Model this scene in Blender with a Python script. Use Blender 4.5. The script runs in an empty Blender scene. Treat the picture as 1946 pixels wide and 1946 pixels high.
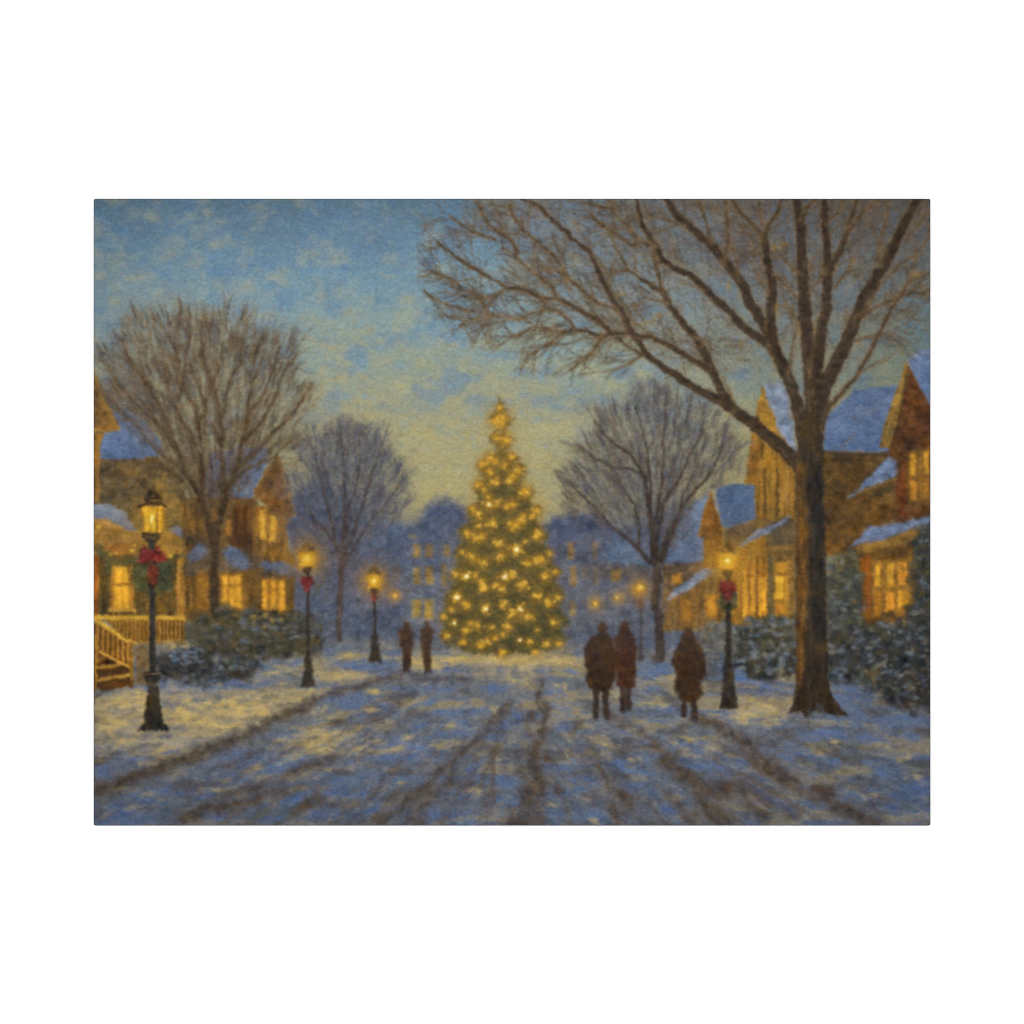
import math, random
import numpy as np

# ---------------------------------------------------------------- the paint buffer
X0, Y0, X1, Y1 = 178.0, 377.6, 1768.2, 1569.0        # canvas face, in picture units
S = 0.8                                               # paint cells per picture unit
W = int(round((X1 - X0) * S)) + 1
H = int(round((Y1 - Y0) * S)) + 1
rng = np.random.default_rng(7)
random.seed(7)
C = np.zeros((H, W, 3), np.float32)
ID = np.zeros((H, W), np.int32)
GX, GY = np.meshgrid(X0 + np.arange(W, dtype=np.float32) / S, Y0 + np.arange(H, dtype=np.float32) / S)
REG = []                                              # (name, parent id, label)


def reg(name, parent=None, label=None):
    REG.append((name, parent, label))
    return len(REG) - 1


def col(c):
    return np.array(c, np.float32) / 255.0


def up(g, h, w):
    gh, gw = g.shape
    y = np.linspace(0, gh - 1.001, h); x = np.linspace(0, gw - 1.001, w)
    yi = y.astype(int); xi = x.astype(int)
    fy = (y - yi)[:, None]; fx = (x - xi)[None, :]
    fy = fy * fy * (3 - 2 * fy); fx = fx * fx * (3 - 2 * fx)
    a = g[yi][:, xi]; b = g[yi][:, xi + 1]; c = g[yi + 1][:, xi]; d = g[yi + 1][:, xi + 1]
    return (a * (1 - fx) + b * fx) * (1 - fy) + (c * (1 - fx) + d * fx) * fy


def fbm(cx, cy=None, octs=4, gain=0.55):
    """value noise, cell cx by cy picture units, mean 0 and deviation 1"""
    cy = cy or cx
    out = np.zeros((H, W), np.float32); a = 1.0
    for o in range(octs):
        gh = max(3, int((Y1 - Y0) / cy) + 2); gw = max(3, int((X1 - X0) / cx) + 2)
        out += a * up(rng.standard_normal((gh, gw)), H, W).astype(np.float32)
        a *= gain; cx *= 0.5; cy *= 0.5
        if cx * S < 1.0 or cy * S < 1.0:
            break
    out -= out.mean()
    return out / out.std()


N_BIG = fbm(120, 90); N_MID = fbm(34, 26); N_SM = fbm(12, 10); N_FINE = fbm(4.5, 4.0, 2)
N_H = fbm(40, 7, 3); N_V = fbm(6, 34, 3); N_RAG = fbm(15, 15, 3, .4); N_RAG2 = fbm(15, 15, 3, .4)


def box(xa, ya, xb, yb):
    i0 = max(0, int((ya - Y0) * S)); i1 = min(H, int((yb - Y0) * S) + 2)
    j0 = max(0, int((xa - X0) * S)); j1 = min(W, int((xb - X0) * S) + 2)
    return i0, i1, j0, j1


def sstep(a, b, x):
    t = np.clip((x - a) / (b - a + 1e-9), 0, 1)
    return t * t * (3 - 2 * t)


def lay(b, a, c, id_=None, thr=0.5):
    i0, i1, j0, j1 = b
    reg_ = C[i0:i1, j0:j1]
    reg_ += (c - reg_) * a[..., None]
    if id_ is not None:
        ID[i0:i1, j0:j1][a > thr] = id_


def poly(pts, c, soft=1.6, alpha=1.0, id_=None, rag=1.2, tex=0.05, c2=None, horiz=False, grain=None, thr=0.5):
    """soft-edged filled outline; c2 blends down (or across) the shape"""
    rag *= .62; soft *= 1.25
    P = np.array(pts, np.float32)
    m = soft * 2 + rag * 3 + 2
    b = box(P[:, 0].min() - m, P[:, 1].min() - m, P[:, 0].max() + m, P[:, 1].max() + m)
    i0, i1, j0, j1 = b
    if i1 <= i0 or j1 <= j0:
        return
    x = GX[i0:i1, j0:j1] + N_RAG[i0:i1, j0:j1] * rag
    y = GY[i0:i1, j0:j1] + N_RAG2[i0:i1, j0:j1] * rag
    d = np.full(x.shape, 1e9, np.float32); ins = np.zeros(x.shape, bool)
    n = len(P)
    for k in range(n):
        ax, ay = P[k]; bx, by = P[(k + 1) % n]
        ex, ey = bx - ax, by - ay
        t = np.clip(((x - ax) * ex + (y - ay) * ey) / (ex * ex + ey * ey + 1e-9), 0, 1)
        d = np.minimum(d, (x - ax - t * ex) ** 2 + (y - ay - t * ey) ** 2)
        if ay != by:
            ins ^= ((ay > y) != (by > y)) & (x < (bx - ax) * (y - ay) / (by - ay) + ax)
    d = np.sqrt(d); d = np.where(ins, -d, d)
    a = sstep(soft, -soft, d) * alpha
    cc = np.broadcast_to(col(c), x.shape + (3,)).copy()
    if c2 is not None:
        q = x if horiz else y
        k = 0 if horiz else 1
        t = np.clip((q - P[:, k].min()) / (np.ptp(P[:, k]) + 1e-6), 0, 1)[..., None]
        cc = cc * (1 - t) + col(c2) * t
    if tex:
        g = (N_SM if grain is None else grain)[i0:i1, j0:j1]
        f = N_FINE[i0:i1, j0:j1]
        cc = cc * (1 + tex * (g * 0.8 + f * 0.28 + N_MID[i0:i1, j0:j1] * .45))[..., None]
        cc += (tex * 0.35 * N_MID[i0:i1, j0:j1])[..., None] * np.array([0.5, 0.1, -0.6], np.float32) * 0.5
    lay(b, a, cc, id_, thr * alpha)


def line(pts, w, c, alpha=1.0, soft=1.0, id_=None, rag=0.6, tex=0.06, thr=0.5):
    """tapering brush line; w = (start width, end width)"""
    rag *= .7; soft *= 1.15
    P = np.array(pts, np.float32)
    w0, w1 = (w if isinstance(w, (tuple, list)) else (w, w))
    L = np.concatenate([[0], np.cumsum(np.hypot(*np.diff(P, axis=0).T))]); L /= L[-1] + 1e-9
    m = max(w0, w1) + soft * 2 + 3
    b = box(P[:, 0].min() - m, P[:, 1].min() - m, P[:, 0].max() + m, P[:, 1].max() + m)
    i0, i1, j0, j1 = b
    if i1 <= i0 or j1 <= j0:
        return
    A = np.zeros((i1 - i0, j1 - j0), np.float32)
    for k in range(len(P) - 1):
        (ax, ay), (bx, by) = P[k], P[k + 1]
        s = box(min(ax, bx) - m, min(ay, by) - m, max(ax, bx) + m, max(ay, by) + m)
        if s[1] <= s[0] or s[3] <= s[2]:
            continue
        x = GX[s[0]:s[1], s[2]:s[3]]; y = GY[s[0]:s[1], s[2]:s[3]]
        if rag:
            x = x + N_RAG[s[0]:s[1], s[2]:s[3]] * rag; y = y + N_RAG2[s[0]:s[1], s[2]:s[3]] * rag
        ex, ey = bx - ax, by - ay
        t = np.clip(((x - ax) * ex + (y - ay) * ey) / (ex * ex + ey * ey + 1e-9), 0, 1)
        r = 0.5 * (w0 + (w1 - w0) * (L[k] + (L[k + 1] - L[k]) * t))
        d = np.hypot(x - ax - t * ex, y - ay - t * ey) - r
        sub = A[s[0] - i0:s[1] - i0, s[2] - j0:s[3] - j0]
        np.maximum(sub, sstep(soft, -soft, d), out=sub)
    cc = np.broadcast_to(col(c), A.shape + (3,))
    if tex:
        cc = cc * (1 + tex * (N_FINE[i0:i1, j0:j1] * .4 + N_SM[i0:i1, j0:j1] * 0.8))[..., None]
    lay(b, A * alpha, cc, id_, thr * alpha)


def dab(x, y, rx, ry, ang, c, alpha=0.6, id_=None, hard=0.35, thr=0.5):
    """one brush dab, a soft turned ellipse"""
    r = max(rx, ry) + 1
    b = box(x - r, y - r, x + r, y + r)
    i0, i1, j0, j1 = b
    if i1 <= i0 or j1 <= j0:
        return
    u = GX[i0:i1, j0:j1] - x; v = GY[i0:i1, j0:j1] - y
    ca, sa = math.cos(ang), math.sin(ang)
    q = np.sqrt(((u * ca + v * sa) / rx) ** 2 + ((v * ca - u * sa) / ry) ** 2) + N_RAG[i0:i1, j0:j1] * 0.10
    a = sstep(1.0, hard, q) * alpha
    lay(b, a, np.broadcast_to(col(c), a.shape + (3,)), id_, thr * alpha)


def glow(x, y, r, c, alpha, ry=None, p=2.0):
    ry = ry or r
    b = box(x - 2.6 * r, y - 2.6 * ry, x + 2.6 * r, y + 2.6 * ry)
    i0, i1, j0, j1 = b
    q = ((GX[i0:i1, j0:j1] - x) / r) ** 2 + ((GY[i0:i1, j0:j1] - y) / ry) ** 2
    a = np.exp(-q ** (p / 2)) * alpha * (1 + 0.10 * N_FINE[i0:i1, j0:j1])
    a = np.clip(a, 0, 1)
    lay(b, a.astype(np.float32), np.broadcast_to(col(c), a.shape + (3,)))


def jit(c, s=10):
    k = random.gauss(0, s)
    return tuple(max(0, min(255, v + k + random.gauss(0, s * 0.35))) for v in c)


def U(a, b):
    return random.uniform(a, b)


def inside(x, y, P):
    r = False; n = len(P)
    for k in range(n):
        ax, ay = P[k]; bx, by = P[(k + 1) % n]
        if (ay > y) != (by > y) and x < (bx - ax) * (y - ay) / (by - ay) + ax:
            r = not r
    return r


def rnd_in(P):
    xs = [p[0] for p in P]; ys = [p[1] for p in P]
    for _ in range(200):
        x, y = U(min(xs), max(xs)), U(min(ys), max(ys))
        if inside(x, y, P):
            return x, y
    return P[0]
# ---------------------------------------------------------------- what the print shows
sky = reg('painted_sky', None, 'mottled blue and pale yellow evening sky')
hills = reg('painted_treeline', None, 'blue hazy mass of far trees')
snow = reg('painted_snow', None, 'blue and yellow dabbed snowy ground')
ID[:] = sky

# ---- sky
stops = [(377, (93, 118, 144)), (440, (101, 129, 157)), (520, (111, 140, 162)), (600, (122, 145, 154)), (680, (136, 149, 138)),
         (760, (151, 151, 126)), (850, (168, 158, 114)), (940, (170, 156, 106)), (1040, (142, 134, 106)), (1600, (110, 115, 125))]
ys = [s[0] for s in stops]
wy = GY + N_BIG * 22
for k in range(3):
    C[..., k] = np.interp(wy, ys, [s[1][k] / 255 for s in stops])
# duller and darker toward the right and the top corners, as the print is
dk = 1 - 0.20 * sstep(1150, 1768, GX) - 0.12 * sstep(520, 377, GY) * sstep(1000, 1700, GX) - 0.06 * sstep(330, 178, GX) - 0.05 * sstep(430, 377, GY)
C *= dk[..., None]
warm = sstep(700, 200, GX) * sstep(430, 620, GY)
C += (col((150, 152, 138)) - C) * (0.35 * warm)[..., None]
n1 = fbm(40, 28, 4, .55); n2 = fbm(46, 30, 4, .55)
t = sstep(-.1, 2.0, n1)[..., None]
C += (col((158, 154, 122)) * dk[..., None] - C) * t * 0.42
t = sstep(-.1, 2.0, n2)[..., None] * sstep(900, 700, GY)[..., None]
C += (col((88, 124, 172)) * dk[..., None] - C) * t * 0.48
tan = [(286, 415, 24, 15), (346, 418, 22, 10), (387, 397, 12, 12), (222, 457, 14, 18), (189, 511, 20, 32), (422, 469, 24, 17), (263, 527, 34, 14), (220, 544, 22, 16),
       (315, 486, 26, 14), (404, 531, 26, 12), (447, 540, 26, 17), (512, 530, 30, 18), (547, 519, 16, 10), (460, 577, 22, 8), (698, 387, 24, 9), (595, 397, 10, 10),
       (603, 482, 12, 22), (740, 527, 24, 10), (789, 488, 20, 13), (698, 573, 22, 11), (779, 567, 30, 11), (642, 556, 16, 22), (653, 594, 30, 16), (587, 600, 20, 12),
       (756, 604, 26, 18), (812, 604, 14, 11), (711, 645, 34, 22), (647, 660, 26, 8), (719, 685, 30, 12), (802, 687, 34, 14), (618, 722, 20, 34), (669, 712, 34, 18),
       (773, 739, 26, 24), (891, 701, 34, 12), (932, 718, 26, 14), (839, 664, 34, 14), (912, 652, 30, 14), (720, 760, 60, 18), (820, 770, 50, 16), (700, 800, 60, 22),
       (880, 840, 40, 26), (800, 860, 60, 30), (840, 920, 50, 22), (1060, 820, 50, 30), (1040, 870, 44, 34), (1110, 700, 40, 16), (1040, 740, 40, 14), (1180, 740, 50, 20),
       (1400, 720, 40, 34), (1230, 720, 50, 22), (1360, 800, 30, 40), (1640, 680, 60, 26), (1590, 600, 30, 20), (1480, 470, 20, 20), (1010, 690, 30, 12)]
for x, y, rx, ry in tan:
    f = float(np.interp(y, [380, 620, 780, 950], [0, 0.25, 0.8, 1.0]))
    k = 1 - 0.2 * max(0.0, min(1.0, (x - 1150) / 600))
    base = [(1 - f) * a + f * b for a, b in zip((144, 148, 130), (178, 162, 108))]
    for q in range(9):
        dab(x + random.gauss(0, rx * 0.45), y + random.gauss(0, ry * 0.45), rx * U(.35, .75), ry * U(.35, .75), U(-.5, .3), [v * k for v in jit(base, 5)], U(.16, .36), hard=0.0)
blue = [(240, 395, 40, 12), (200, 420, 26, 20), (300, 440, 36, 12), (480, 400, 46, 10), (420, 440, 40, 10), (470, 490, 40, 16), (390, 500, 34, 18), (300, 510, 30, 10), (450, 512, 40, 12),
        (545, 500, 26, 12), (640, 400, 40, 14), (660, 430, 46, 12), (740, 415, 40, 12), (600, 450, 36, 14), (680, 480, 40, 16), (580, 530, 26, 16), (660, 520, 40, 16), (700, 546, 30, 12),
        (800, 455, 26, 22), (818, 635, 26, 15), (856, 637, 22, 12), (767, 691, 18, 12), (690, 697, 14, 20), (653, 757, 20, 8), (698, 753, 18, 9), (835, 755, 14, 11), (938, 643, 14, 8),
        (686, 618, 20, 12), (1032, 712, 24, 16), (1094, 749, 30, 8), (856, 787, 16, 6), (767, 801, 16, 5), (912, 791, 14, 12), (852, 822, 6, 5), (1022, 797, 22, 7), (987, 784, 16, 6),
        (400, 575, 8, 6), (531, 592, 5, 10), (253, 600, 8, 6), (273, 600, 6, 5), (897, 838, 6, 9), (790, 620, 24, 10), (600, 630, 30, 8), (330, 565, 14, 6), (1060, 660, 24, 10)]
for x, y, rx, ry in blue:
    f = float(np.interp(y, [380, 520, 800], [0, 0.6, 1.0]))
    base = [(1 - f) * a + f * b for a, b in zip((90, 118, 156), (118, 150, 178))]
    for q in range(8):
        dab(x + random.gauss(0, rx * 0.45), y + random.gauss(0, ry * 0.45), rx * U(.4, .8), ry * U(.4, .8), U(-.4, .3), jit(base, 5), U(.14, .34), hard=0.0)
for q in range(1500):
    x, y = U(X0, X1), U(Y0, 900)
    f = float(np.interp(y, [380, 520, 800], [0, .5, 1])); kk = 1 - .2 * max(0, min(1, (x - 1150) / 600))
    warm_ = random.random() < .22 + .4 * f
    c = (146 + 34 * f, 148 + 16 * f, 124 - 10 * f) if warm_ else (88 + 34 * f, 122 + 28 * f, 168)
    r0 = U(6, 15)
    dab(x, y, r0, r0 * U(.4, .8), U(-.7, .5), [v * kk for v in jit(c, 6)], U(.12, .34), hard=0.0)
for q in range(5200):
    x, y = U(X0, X1), U(Y0, 960)
    i, j = min(H - 1, int((y - Y0) * S)), min(W - 1, int((x - X0) * S))
    b0 = C[i, j] * 255
    dab(x + U(-8, 8), y + U(-6, 6), U(7, 20), U(2.5, 6), U(-.7, .45) if y < 700 else U(-.35, .25), jit(b0, 5), U(.2, .5), hard=0.1)

# ---- far blue tree masses
hz = [(545, 1252), (545, 960), (600, 905), (660, 930), (720, 990), (770, 1000), (800, 985), (818, 950), (845, 945), (870, 958), (900, 970), (940, 985), (1030, 1000), (1050, 985),
      (1085, 972), (1130, 975), (1180, 1000), (1240, 990), (1300, 960), (1345, 950), (1350, 1252)]
poly(hz, (78, 88, 122), 12, 1.0, hills, 6, .08, c2=(86, 92, 112))
for q in range(700):
    x, y = rnd_in(hz)
    dab(x, y, U(5, 16), U(3, 8), U(-1.4, 1.4), jit(random.choice([(68, 78, 114), (78, 88, 122), (92, 98, 118), (72, 78, 104)]), 6), U(.15, .35), hard=.0)
glow(752, 1002, 20, (92, 118, 160), .55, 12)
poly([(1056, 1066), (1070, 1006), (1098, 986), (1140, 984), (1186, 1004), (1180, 1018), (1120, 1004), (1088, 1022), (1076, 1070)], (70, 74, 96), 6, .75, None, 4)
glow(1090, 1014, 26, (84, 96, 140), .6, 14)

# far buildings
fb1 = reg('painted_building', None, 'hazy blue far building beside the decorated tree, with three rows of dim windows')
fb2 = reg('painted_building', None, 'hazy far building between the decorated tree and a bare tree')
poly([(770, 1020), (800, 1008), (868, 1012), (872, 1190), (768, 1190)], (86, 94, 118), 6, .8, fb1, 3, .08, c2=(100, 104, 118), thr=.4)
poly([(1068, 1030), (1120, 1016), (1190, 1060), (1235, 1080), (1240, 1200), (1062, 1200)], (86, 90, 108), 8, .8, fb2, 3, .08, c2=(98, 100, 110), thr=.4)
poly([(1120, 1070), (1235, 1070), (1238, 1098), (1120, 1098)], (92, 82, 70), 7, .6, None, 3, .08)


def win(x, y, hw, hh, c, par, a=1.0, soft=1.6, label=None, core=None, nm='window'):
    c = tuple(v * 1.0 for v in c); soft *= 1.35
    w_ = reg(nm, par, label)
    poly([(x - hw, y - hh), (x + hw, y - hh), (x + hw, y + hh), (x - hw, y + hh)], c, soft, a, w_, .9, .09, thr=.4)
    if core:
        poly([(x - hw * .5, y - hh * .6), (x + hw * .5, y - hh * .6), (x + hw * .5, y + hh * .6), (x - hw * .5, y + hh * .6)], core, soft * 1.6, .75, None, .9, .05)
    return w_


for x, y, hw, hh, c, a in [(792, 1047, 6.5, 12, (168, 128, 60), .95), (815, 1047, 7.5, 13, (146, 114, 66), .9), (849, 1046, 6.5, 11, (150, 118, 68), .85), (785, 1020, 7, 5, (132, 116, 84), .7),
                           (792, 1094, 6.5, 17, (156, 122, 58), .9), (816, 1093, 7.5, 16, (166, 128, 56), .9), (842, 1085, 5.5, 14, (134, 108, 66), .8), (845, 1104, 5, 8, (150, 116, 54), .75),
                           (757, 1092, 7, 16, (116, 110, 106), .6), (791, 1156, 8, 17, (184, 142, 54), .95), (815, 1158, 8.5, 18, (182, 140, 52), .95)]:
    win(x, y, hw, hh, [v * .9 for v in c], fb1, a * .92, 3.2)
for x, y, hw, hh, c, a in [(1085, 1046, 5.5, 16, (148, 112, 56), .85), (1130, 1046, 5.5, 15, (124, 98, 66), .8), (1089, 1094, 5.5, 19, (136, 106, 58), .85), (1111, 1089, 5.5, 11, (112, 98, 76), .7),
                           (1131, 1096, 5.5, 15, (116, 98, 74), .75), (1087, 1156, 6, 15, (142, 112, 60), .8), (1171, 1094, 10, 11, (138, 104, 50), .8)]:
    win(x, y, hw, hh, c, fb2, a, 3.2)

# ---- snowy ground
poly([(170, 1238), (300, 1222), (560, 1232), (640, 1216), (760, 1214), (860, 1230), (1070, 1228), (1120, 1222), (1260, 1236), (1330, 1242), (1520, 1262), (1780, 1270), (1780, 1580), (170, 1580)],
     (112, 112, 112), 8, 1.0, snow, 3, .05, c2=(84, 92, 110))
gmask = sstep(1215, 1245, GY)
n3 = fbm(90, 22, 4, .45); n4 = fbm(70, 18, 4, .45); n5 = fbm(60, 20, 4, .45)
persp = np.clip((GY - 1180) / 380, 0, 1)
t = sstep(-.3, 1.2, n3) * gmask
C += (col((86, 104, 146)) - C) * (t * .7)[..., None]
t = sstep(.1, 1.4, n4) * gmask * (1 - .35 * persp)
C += (col((158, 136, 90)) - C) * (t * .62)[..., None]
t = sstep(.7, 1.8, n5) * gmask
C += (col((76, 74, 76)) - C) * (t * .62)[..., None]
VX, VY = 965, 1150


def gang(x, y):
    a = math.atan2(y - VY, x - VX)
    a = (a + math.pi / 2) % math.pi - math.pi / 2
    return max(-1.0, min(1.0, a * 0.5))


for q in range(7200):
    y = 1232 + 338 * random.random() ** .8
    x = U(X0, X1)
    k = .35 + .9 * (y - 1220) / 340
    i, j = min(H - 1, int((y - Y0) * S)), min(W - 1, int((x - X0) * S))
    r_ = random.random()
    b0 = C[i, j] * 255
    if r_ < .2: c = jit((80, 102, 152), 8)
    elif r_ < .36: c = jit((160, 138, 92), 10)
    elif r_ < .46: c = jit((120, 124, 132), 8)
    elif r_ < .55: c = jit((92, 78, 62), 8)
    else: c = jit(b0, 9)
    ang = gang(x, y) + random.gauss(0, .18)
    dab(x, y, U(8, 24) * k, U(2.2, 5.5) * k, ang, c, U(.1, .3), hard=.0)
for P_, al in [([(178, 1320), (270, 1308), (560, 1300), (600, 1325), (500, 1378), (400, 1420), (300, 1450), (178, 1430)], .42), ([(780, 1246), (1110, 1244), (1120, 1266), (940, 1276), (790, 1266)], .55), ([(1396, 1322), (1520, 1318), (1530, 1352), (1440, 1378), (1390, 1368)], .42), ([(590, 1385), (720, 1388), (760, 1420), (640, 1440), (560, 1430)], .3), ([(586, 1276), (720, 1270), (700, 1292), (600, 1300)], .4)]:
    poly(P_, (188, 156, 92), 16, al, None, 12, .12, grain=N_H)
lit = [(330, 1345, 120, 34), (440, 1345, 110, 26), (240, 1385, 80, 34), (930, 1255, 160, 14), (640, 1400, 90, 30), (1440, 1350, 70, 22), (260, 1330, 90, 16), (242, 1319, 56, 9), (325, 1327, 40, 9), (387, 1340, 46, 10), (470, 1336, 66, 13), (522, 1317, 46, 6), (532, 1278, 42, 7), (367, 1365, 66, 13), (418, 1377, 50, 10), (201, 1387, 36, 15), (300, 1400, 40, 8),
       (226, 1414, 40, 13), (294, 1432, 34, 8), (440, 1360, 60, 12), (510, 1350, 40, 10), (653, 1284, 66, 11), (669, 1245, 44, 8), (740, 1249, 26, 8), (891, 1257, 110, 12), (830, 1262, 60, 7), (791, 1262, 20, 6), (589, 1313, 20, 7),
       (607, 1348, 20, 8), (773, 1336, 36, 9), (705, 1313, 44, 6), (642, 1363, 30, 7), (632, 1394, 66, 16), (694, 1423, 62, 12), (595, 1431, 34, 10), (560, 1410, 50, 14), (540, 1440, 40, 10), (779, 1400, 24, 6), (756, 1420, 22, 6), (829, 1414, 46, 9),
       (742, 1462, 16, 6), (910, 1433, 34, 8), (756, 1487, 30, 5), (901, 1501, 40, 9), (949, 1441, 14, 6), (1011, 1255, 84, 13), (980, 1294, 26, 9), (1071, 1302, 16, 8), (1235, 1338, 30, 10), (1264, 1290, 26, 6),
       (1169, 1330, 8, 18), (1082, 1396, 16, 15), (1082, 1430, 14, 9), (1152, 1416, 26, 8), (1200, 1445, 22, 9), (1281, 1408, 46, 9), (1318, 1404, 24, 8), (1332, 1431, 50, 12), (1359, 1358, 22, 7), (1422, 1329, 36, 8),
       (1473, 1342, 32, 12), (1411, 1360, 62, 9), (1440, 1375, 40, 6), (1589, 1408, 20, 6), (1598, 1313, 16, 4), (1656, 1418, 40, 9), (1552, 1433, 24, 5), (1604, 1470, 42, 7), (1722, 1439, 28, 7), (1743, 1474, 20, 6),
       (1650, 1512, 34, 8), (225, 1500, 34, 8), (290, 1510, 40, 8), (400, 1500, 40, 8), (480, 1460, 40, 9), (420, 1480, 36, 8), (1530, 1300, 20, 20), (1525, 1330, 18, 20), (700, 1350, 40, 8), (860, 1380, 40, 8), (1130, 1560, 26, 6), (1040, 1530, 26, 8),
       (940, 1350, 20, 8), (560, 1330, 40, 8), (340, 1350, 40, 10), (190, 1440, 20, 8)]
for x, y, rx, ry in lit:
    n_ = 34 if rx > 60 and ry > 13 else 11
    near = max(0.0, 1 - abs(y - 1345) / 130) if x < 760 else (.7 if 1240 < y < 1300 and x < 1100 else .35)
    base = [a + (b - a) * near for a, b in zip((170, 148, 98), (202, 168, 96))]
    ang = gang(x, y) * (.6 if y > 1380 else .15)
    for q in range(n_):
        dab(x + random.gauss(0, rx * .45), y + random.gauss(0, ry * .45), (rx if n_ < 30 else 46) * U(.25, .6), (ry if n_ < 30 else 9) * U(.25, .6) + 1, ang + random.gauss(0, .12), jit(base, 7), U(.18, .42), hard=.0)
bl = [(500, 1262, 60, 10), (560, 1255, 40, 7), (640, 1262, 40, 8), (690, 1268, 40, 6), (480, 1302, 70, 8), (420, 1308, 40, 6), (260, 1444, 46, 10), (200, 1470, 36, 14), (330, 1432, 40, 7), (280, 1520, 60, 16), (350, 1510, 50, 12), (240, 1545, 50, 12), (520, 1490, 50, 8),
      (570, 1510, 60, 14), (660, 1510, 60, 16), (620, 1545, 60, 12), (700, 1540, 50, 14), (810, 1332, 36, 10), (800, 1376, 36, 10), (860, 1376, 36, 10), (785, 1424, 30, 10), (740, 1402, 26, 7), (850, 1310, 24, 8), (950, 1312, 30, 10), (880, 1345, 40, 8),
      (1060, 1318, 40, 10), (1080, 1354, 40, 10), (1000, 1360, 30, 12), (1075, 1275, 50, 7), (1240, 1312, 30, 9), (1255, 1274, 24, 8), (1260, 1370, 40, 8), (1190, 1395, 40, 10), (1120, 1485, 40, 12), (1180, 1450, 30, 10), (1230, 1470, 40, 10), (1110, 1440, 30, 10),
      (1260, 1540, 50, 12), (1400, 1460, 40, 10), (1330, 1455, 36, 8), (1430, 1290, 60, 10), (1460, 1302, 40, 8), (1560, 1390, 46, 8), (1620, 1400, 60, 14), (1700, 1400, 60, 16), (1590, 1440, 40, 10), (1520, 1435, 40, 8), (1690, 1470, 50, 12), (1640, 1450, 40, 9),
      (1720, 1530, 50, 16), (1740, 1500, 40, 14), (1560, 1470, 36, 10), (1460, 1520, 36, 10), (1450, 1480, 30, 8), (1720, 1350, 50, 12), (1640, 1345, 40, 8), (840, 1510, 60, 14), (960, 1530, 40, 16), (900, 1460, 40, 10), (870, 1545, 60, 10), (420, 1553, 50, 8), (530, 1555, 60, 8)]
for x, y, rx, ry in bl:
    ang = gang(x, y) * .7
    base = (86, 108, 160) if y < 1480 else (76, 97, 148)
    for q in range(9):
        dab(x + random.gauss(0, rx * .42), y + random.gauss(0, ry * .42), rx * U(.3, .7), ry * U(.3, .65), ang + random.gauss(0, .12), jit(base, 6), U(.25, .5), hard=.05)
# wheel ruts: bare brown ground showing through
ruts = [([(768, 1280), (735, 1288), (698, 1299), (663, 1308), (622, 1320), (580, 1342)], 5, 12, .75),
        ([(570, 1348), (540, 1356), (505, 1373)], 10, 14, .8), ([(500, 1382), (439, 1408), (377, 1433), (315, 1455), (253, 1477), (178, 1504)], 12, 22, .9),
        ([(500, 1494), (470, 1499), (430, 1510)], 10, 16, .6), ([(540, 1506), (480, 1520), (439, 1530), (398, 1535), (350, 1556)], 10, 18, .75), ([(640, 1440), (591, 1455), (550, 1470)], 8, 12, .55), ([(620, 1516), (575, 1532)], 10, 14, .55),
        ([(530, 1412), (450, 1448), (400, 1462)], 6, 10, .4), ([(655, 1370), (628, 1376)], 6, 8, .45),
        ([(970, 1338), (940, 1372), (915, 1395), (888, 1420), (845, 1456), (818, 1487), (777, 1522), (722, 1562)], 6, 18, .75), ([(870, 1460), (850, 1490), (800, 1530), (780, 1560)], 8, 18, .4),
        ([(1030, 1300), (1022, 1316), (1034, 1345), (1036, 1377), (1022, 1416), (1013, 1437), (1022, 1470), (1027, 1492)], 6, 20, .8), ([(1012, 1500), (996, 1505), (1002, 1522)], 16, 18, .7), ([(1027, 1500), (1024, 1530), (1026, 1565)], 12, 14, .6),
        ([(1010, 1548), (980, 1568)], 26, 30, .7), ([(1040, 1440), (1062, 1452)], 8, 6, .4), ([(1012, 1352), (1008, 1362)], 8, 8, .5), ([(1058, 1500), (1064, 1502)], 10, 10, .5),
        ([(1100, 1372), (1085, 1395)], 8, 6, .35), ([(1120, 1430), (1146, 1470), (1165, 1502), (1195, 1528)], 12, 20, .55), ([(1160, 1530), (1175, 1560)], 12, 16, .45), ([(1180, 1512), (1200, 1526)], 14, 16, .5),
        ([(1318, 1366), (1352, 1374), (1385, 1393), (1424, 1416)], 9, 14, .85), ([(1428, 1436), (1475, 1450)], 14, 10, .5), ([(1455, 1460), (1480, 1470), (1508, 1486)], 20, 18, .85), ([(1550, 1497), (1585, 1508)], 16, 14, .75), ([(1560, 1506), (1574, 1518)], 16, 12, .6),
        ([(1585, 1534), (1625, 1545), (1662, 1570)], 18, 26, .8), ([(1262, 1450), (1310, 1482), (1348, 1494), (1380, 1506)], 14, 26, .75), ([(1330, 1510), (1345, 1535), (1372, 1566)], 18, 26, .75), ([(1290, 1430), (1262, 1448)], 5, 8, .35),
        ([(1376, 1486), (1410, 1508)], 14, 14, .5), ([(1415, 1530), (1460, 1556)], 14, 18, .4), ([(1640, 1350), (1690, 1356)], 8, 6, .35)]
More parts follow.
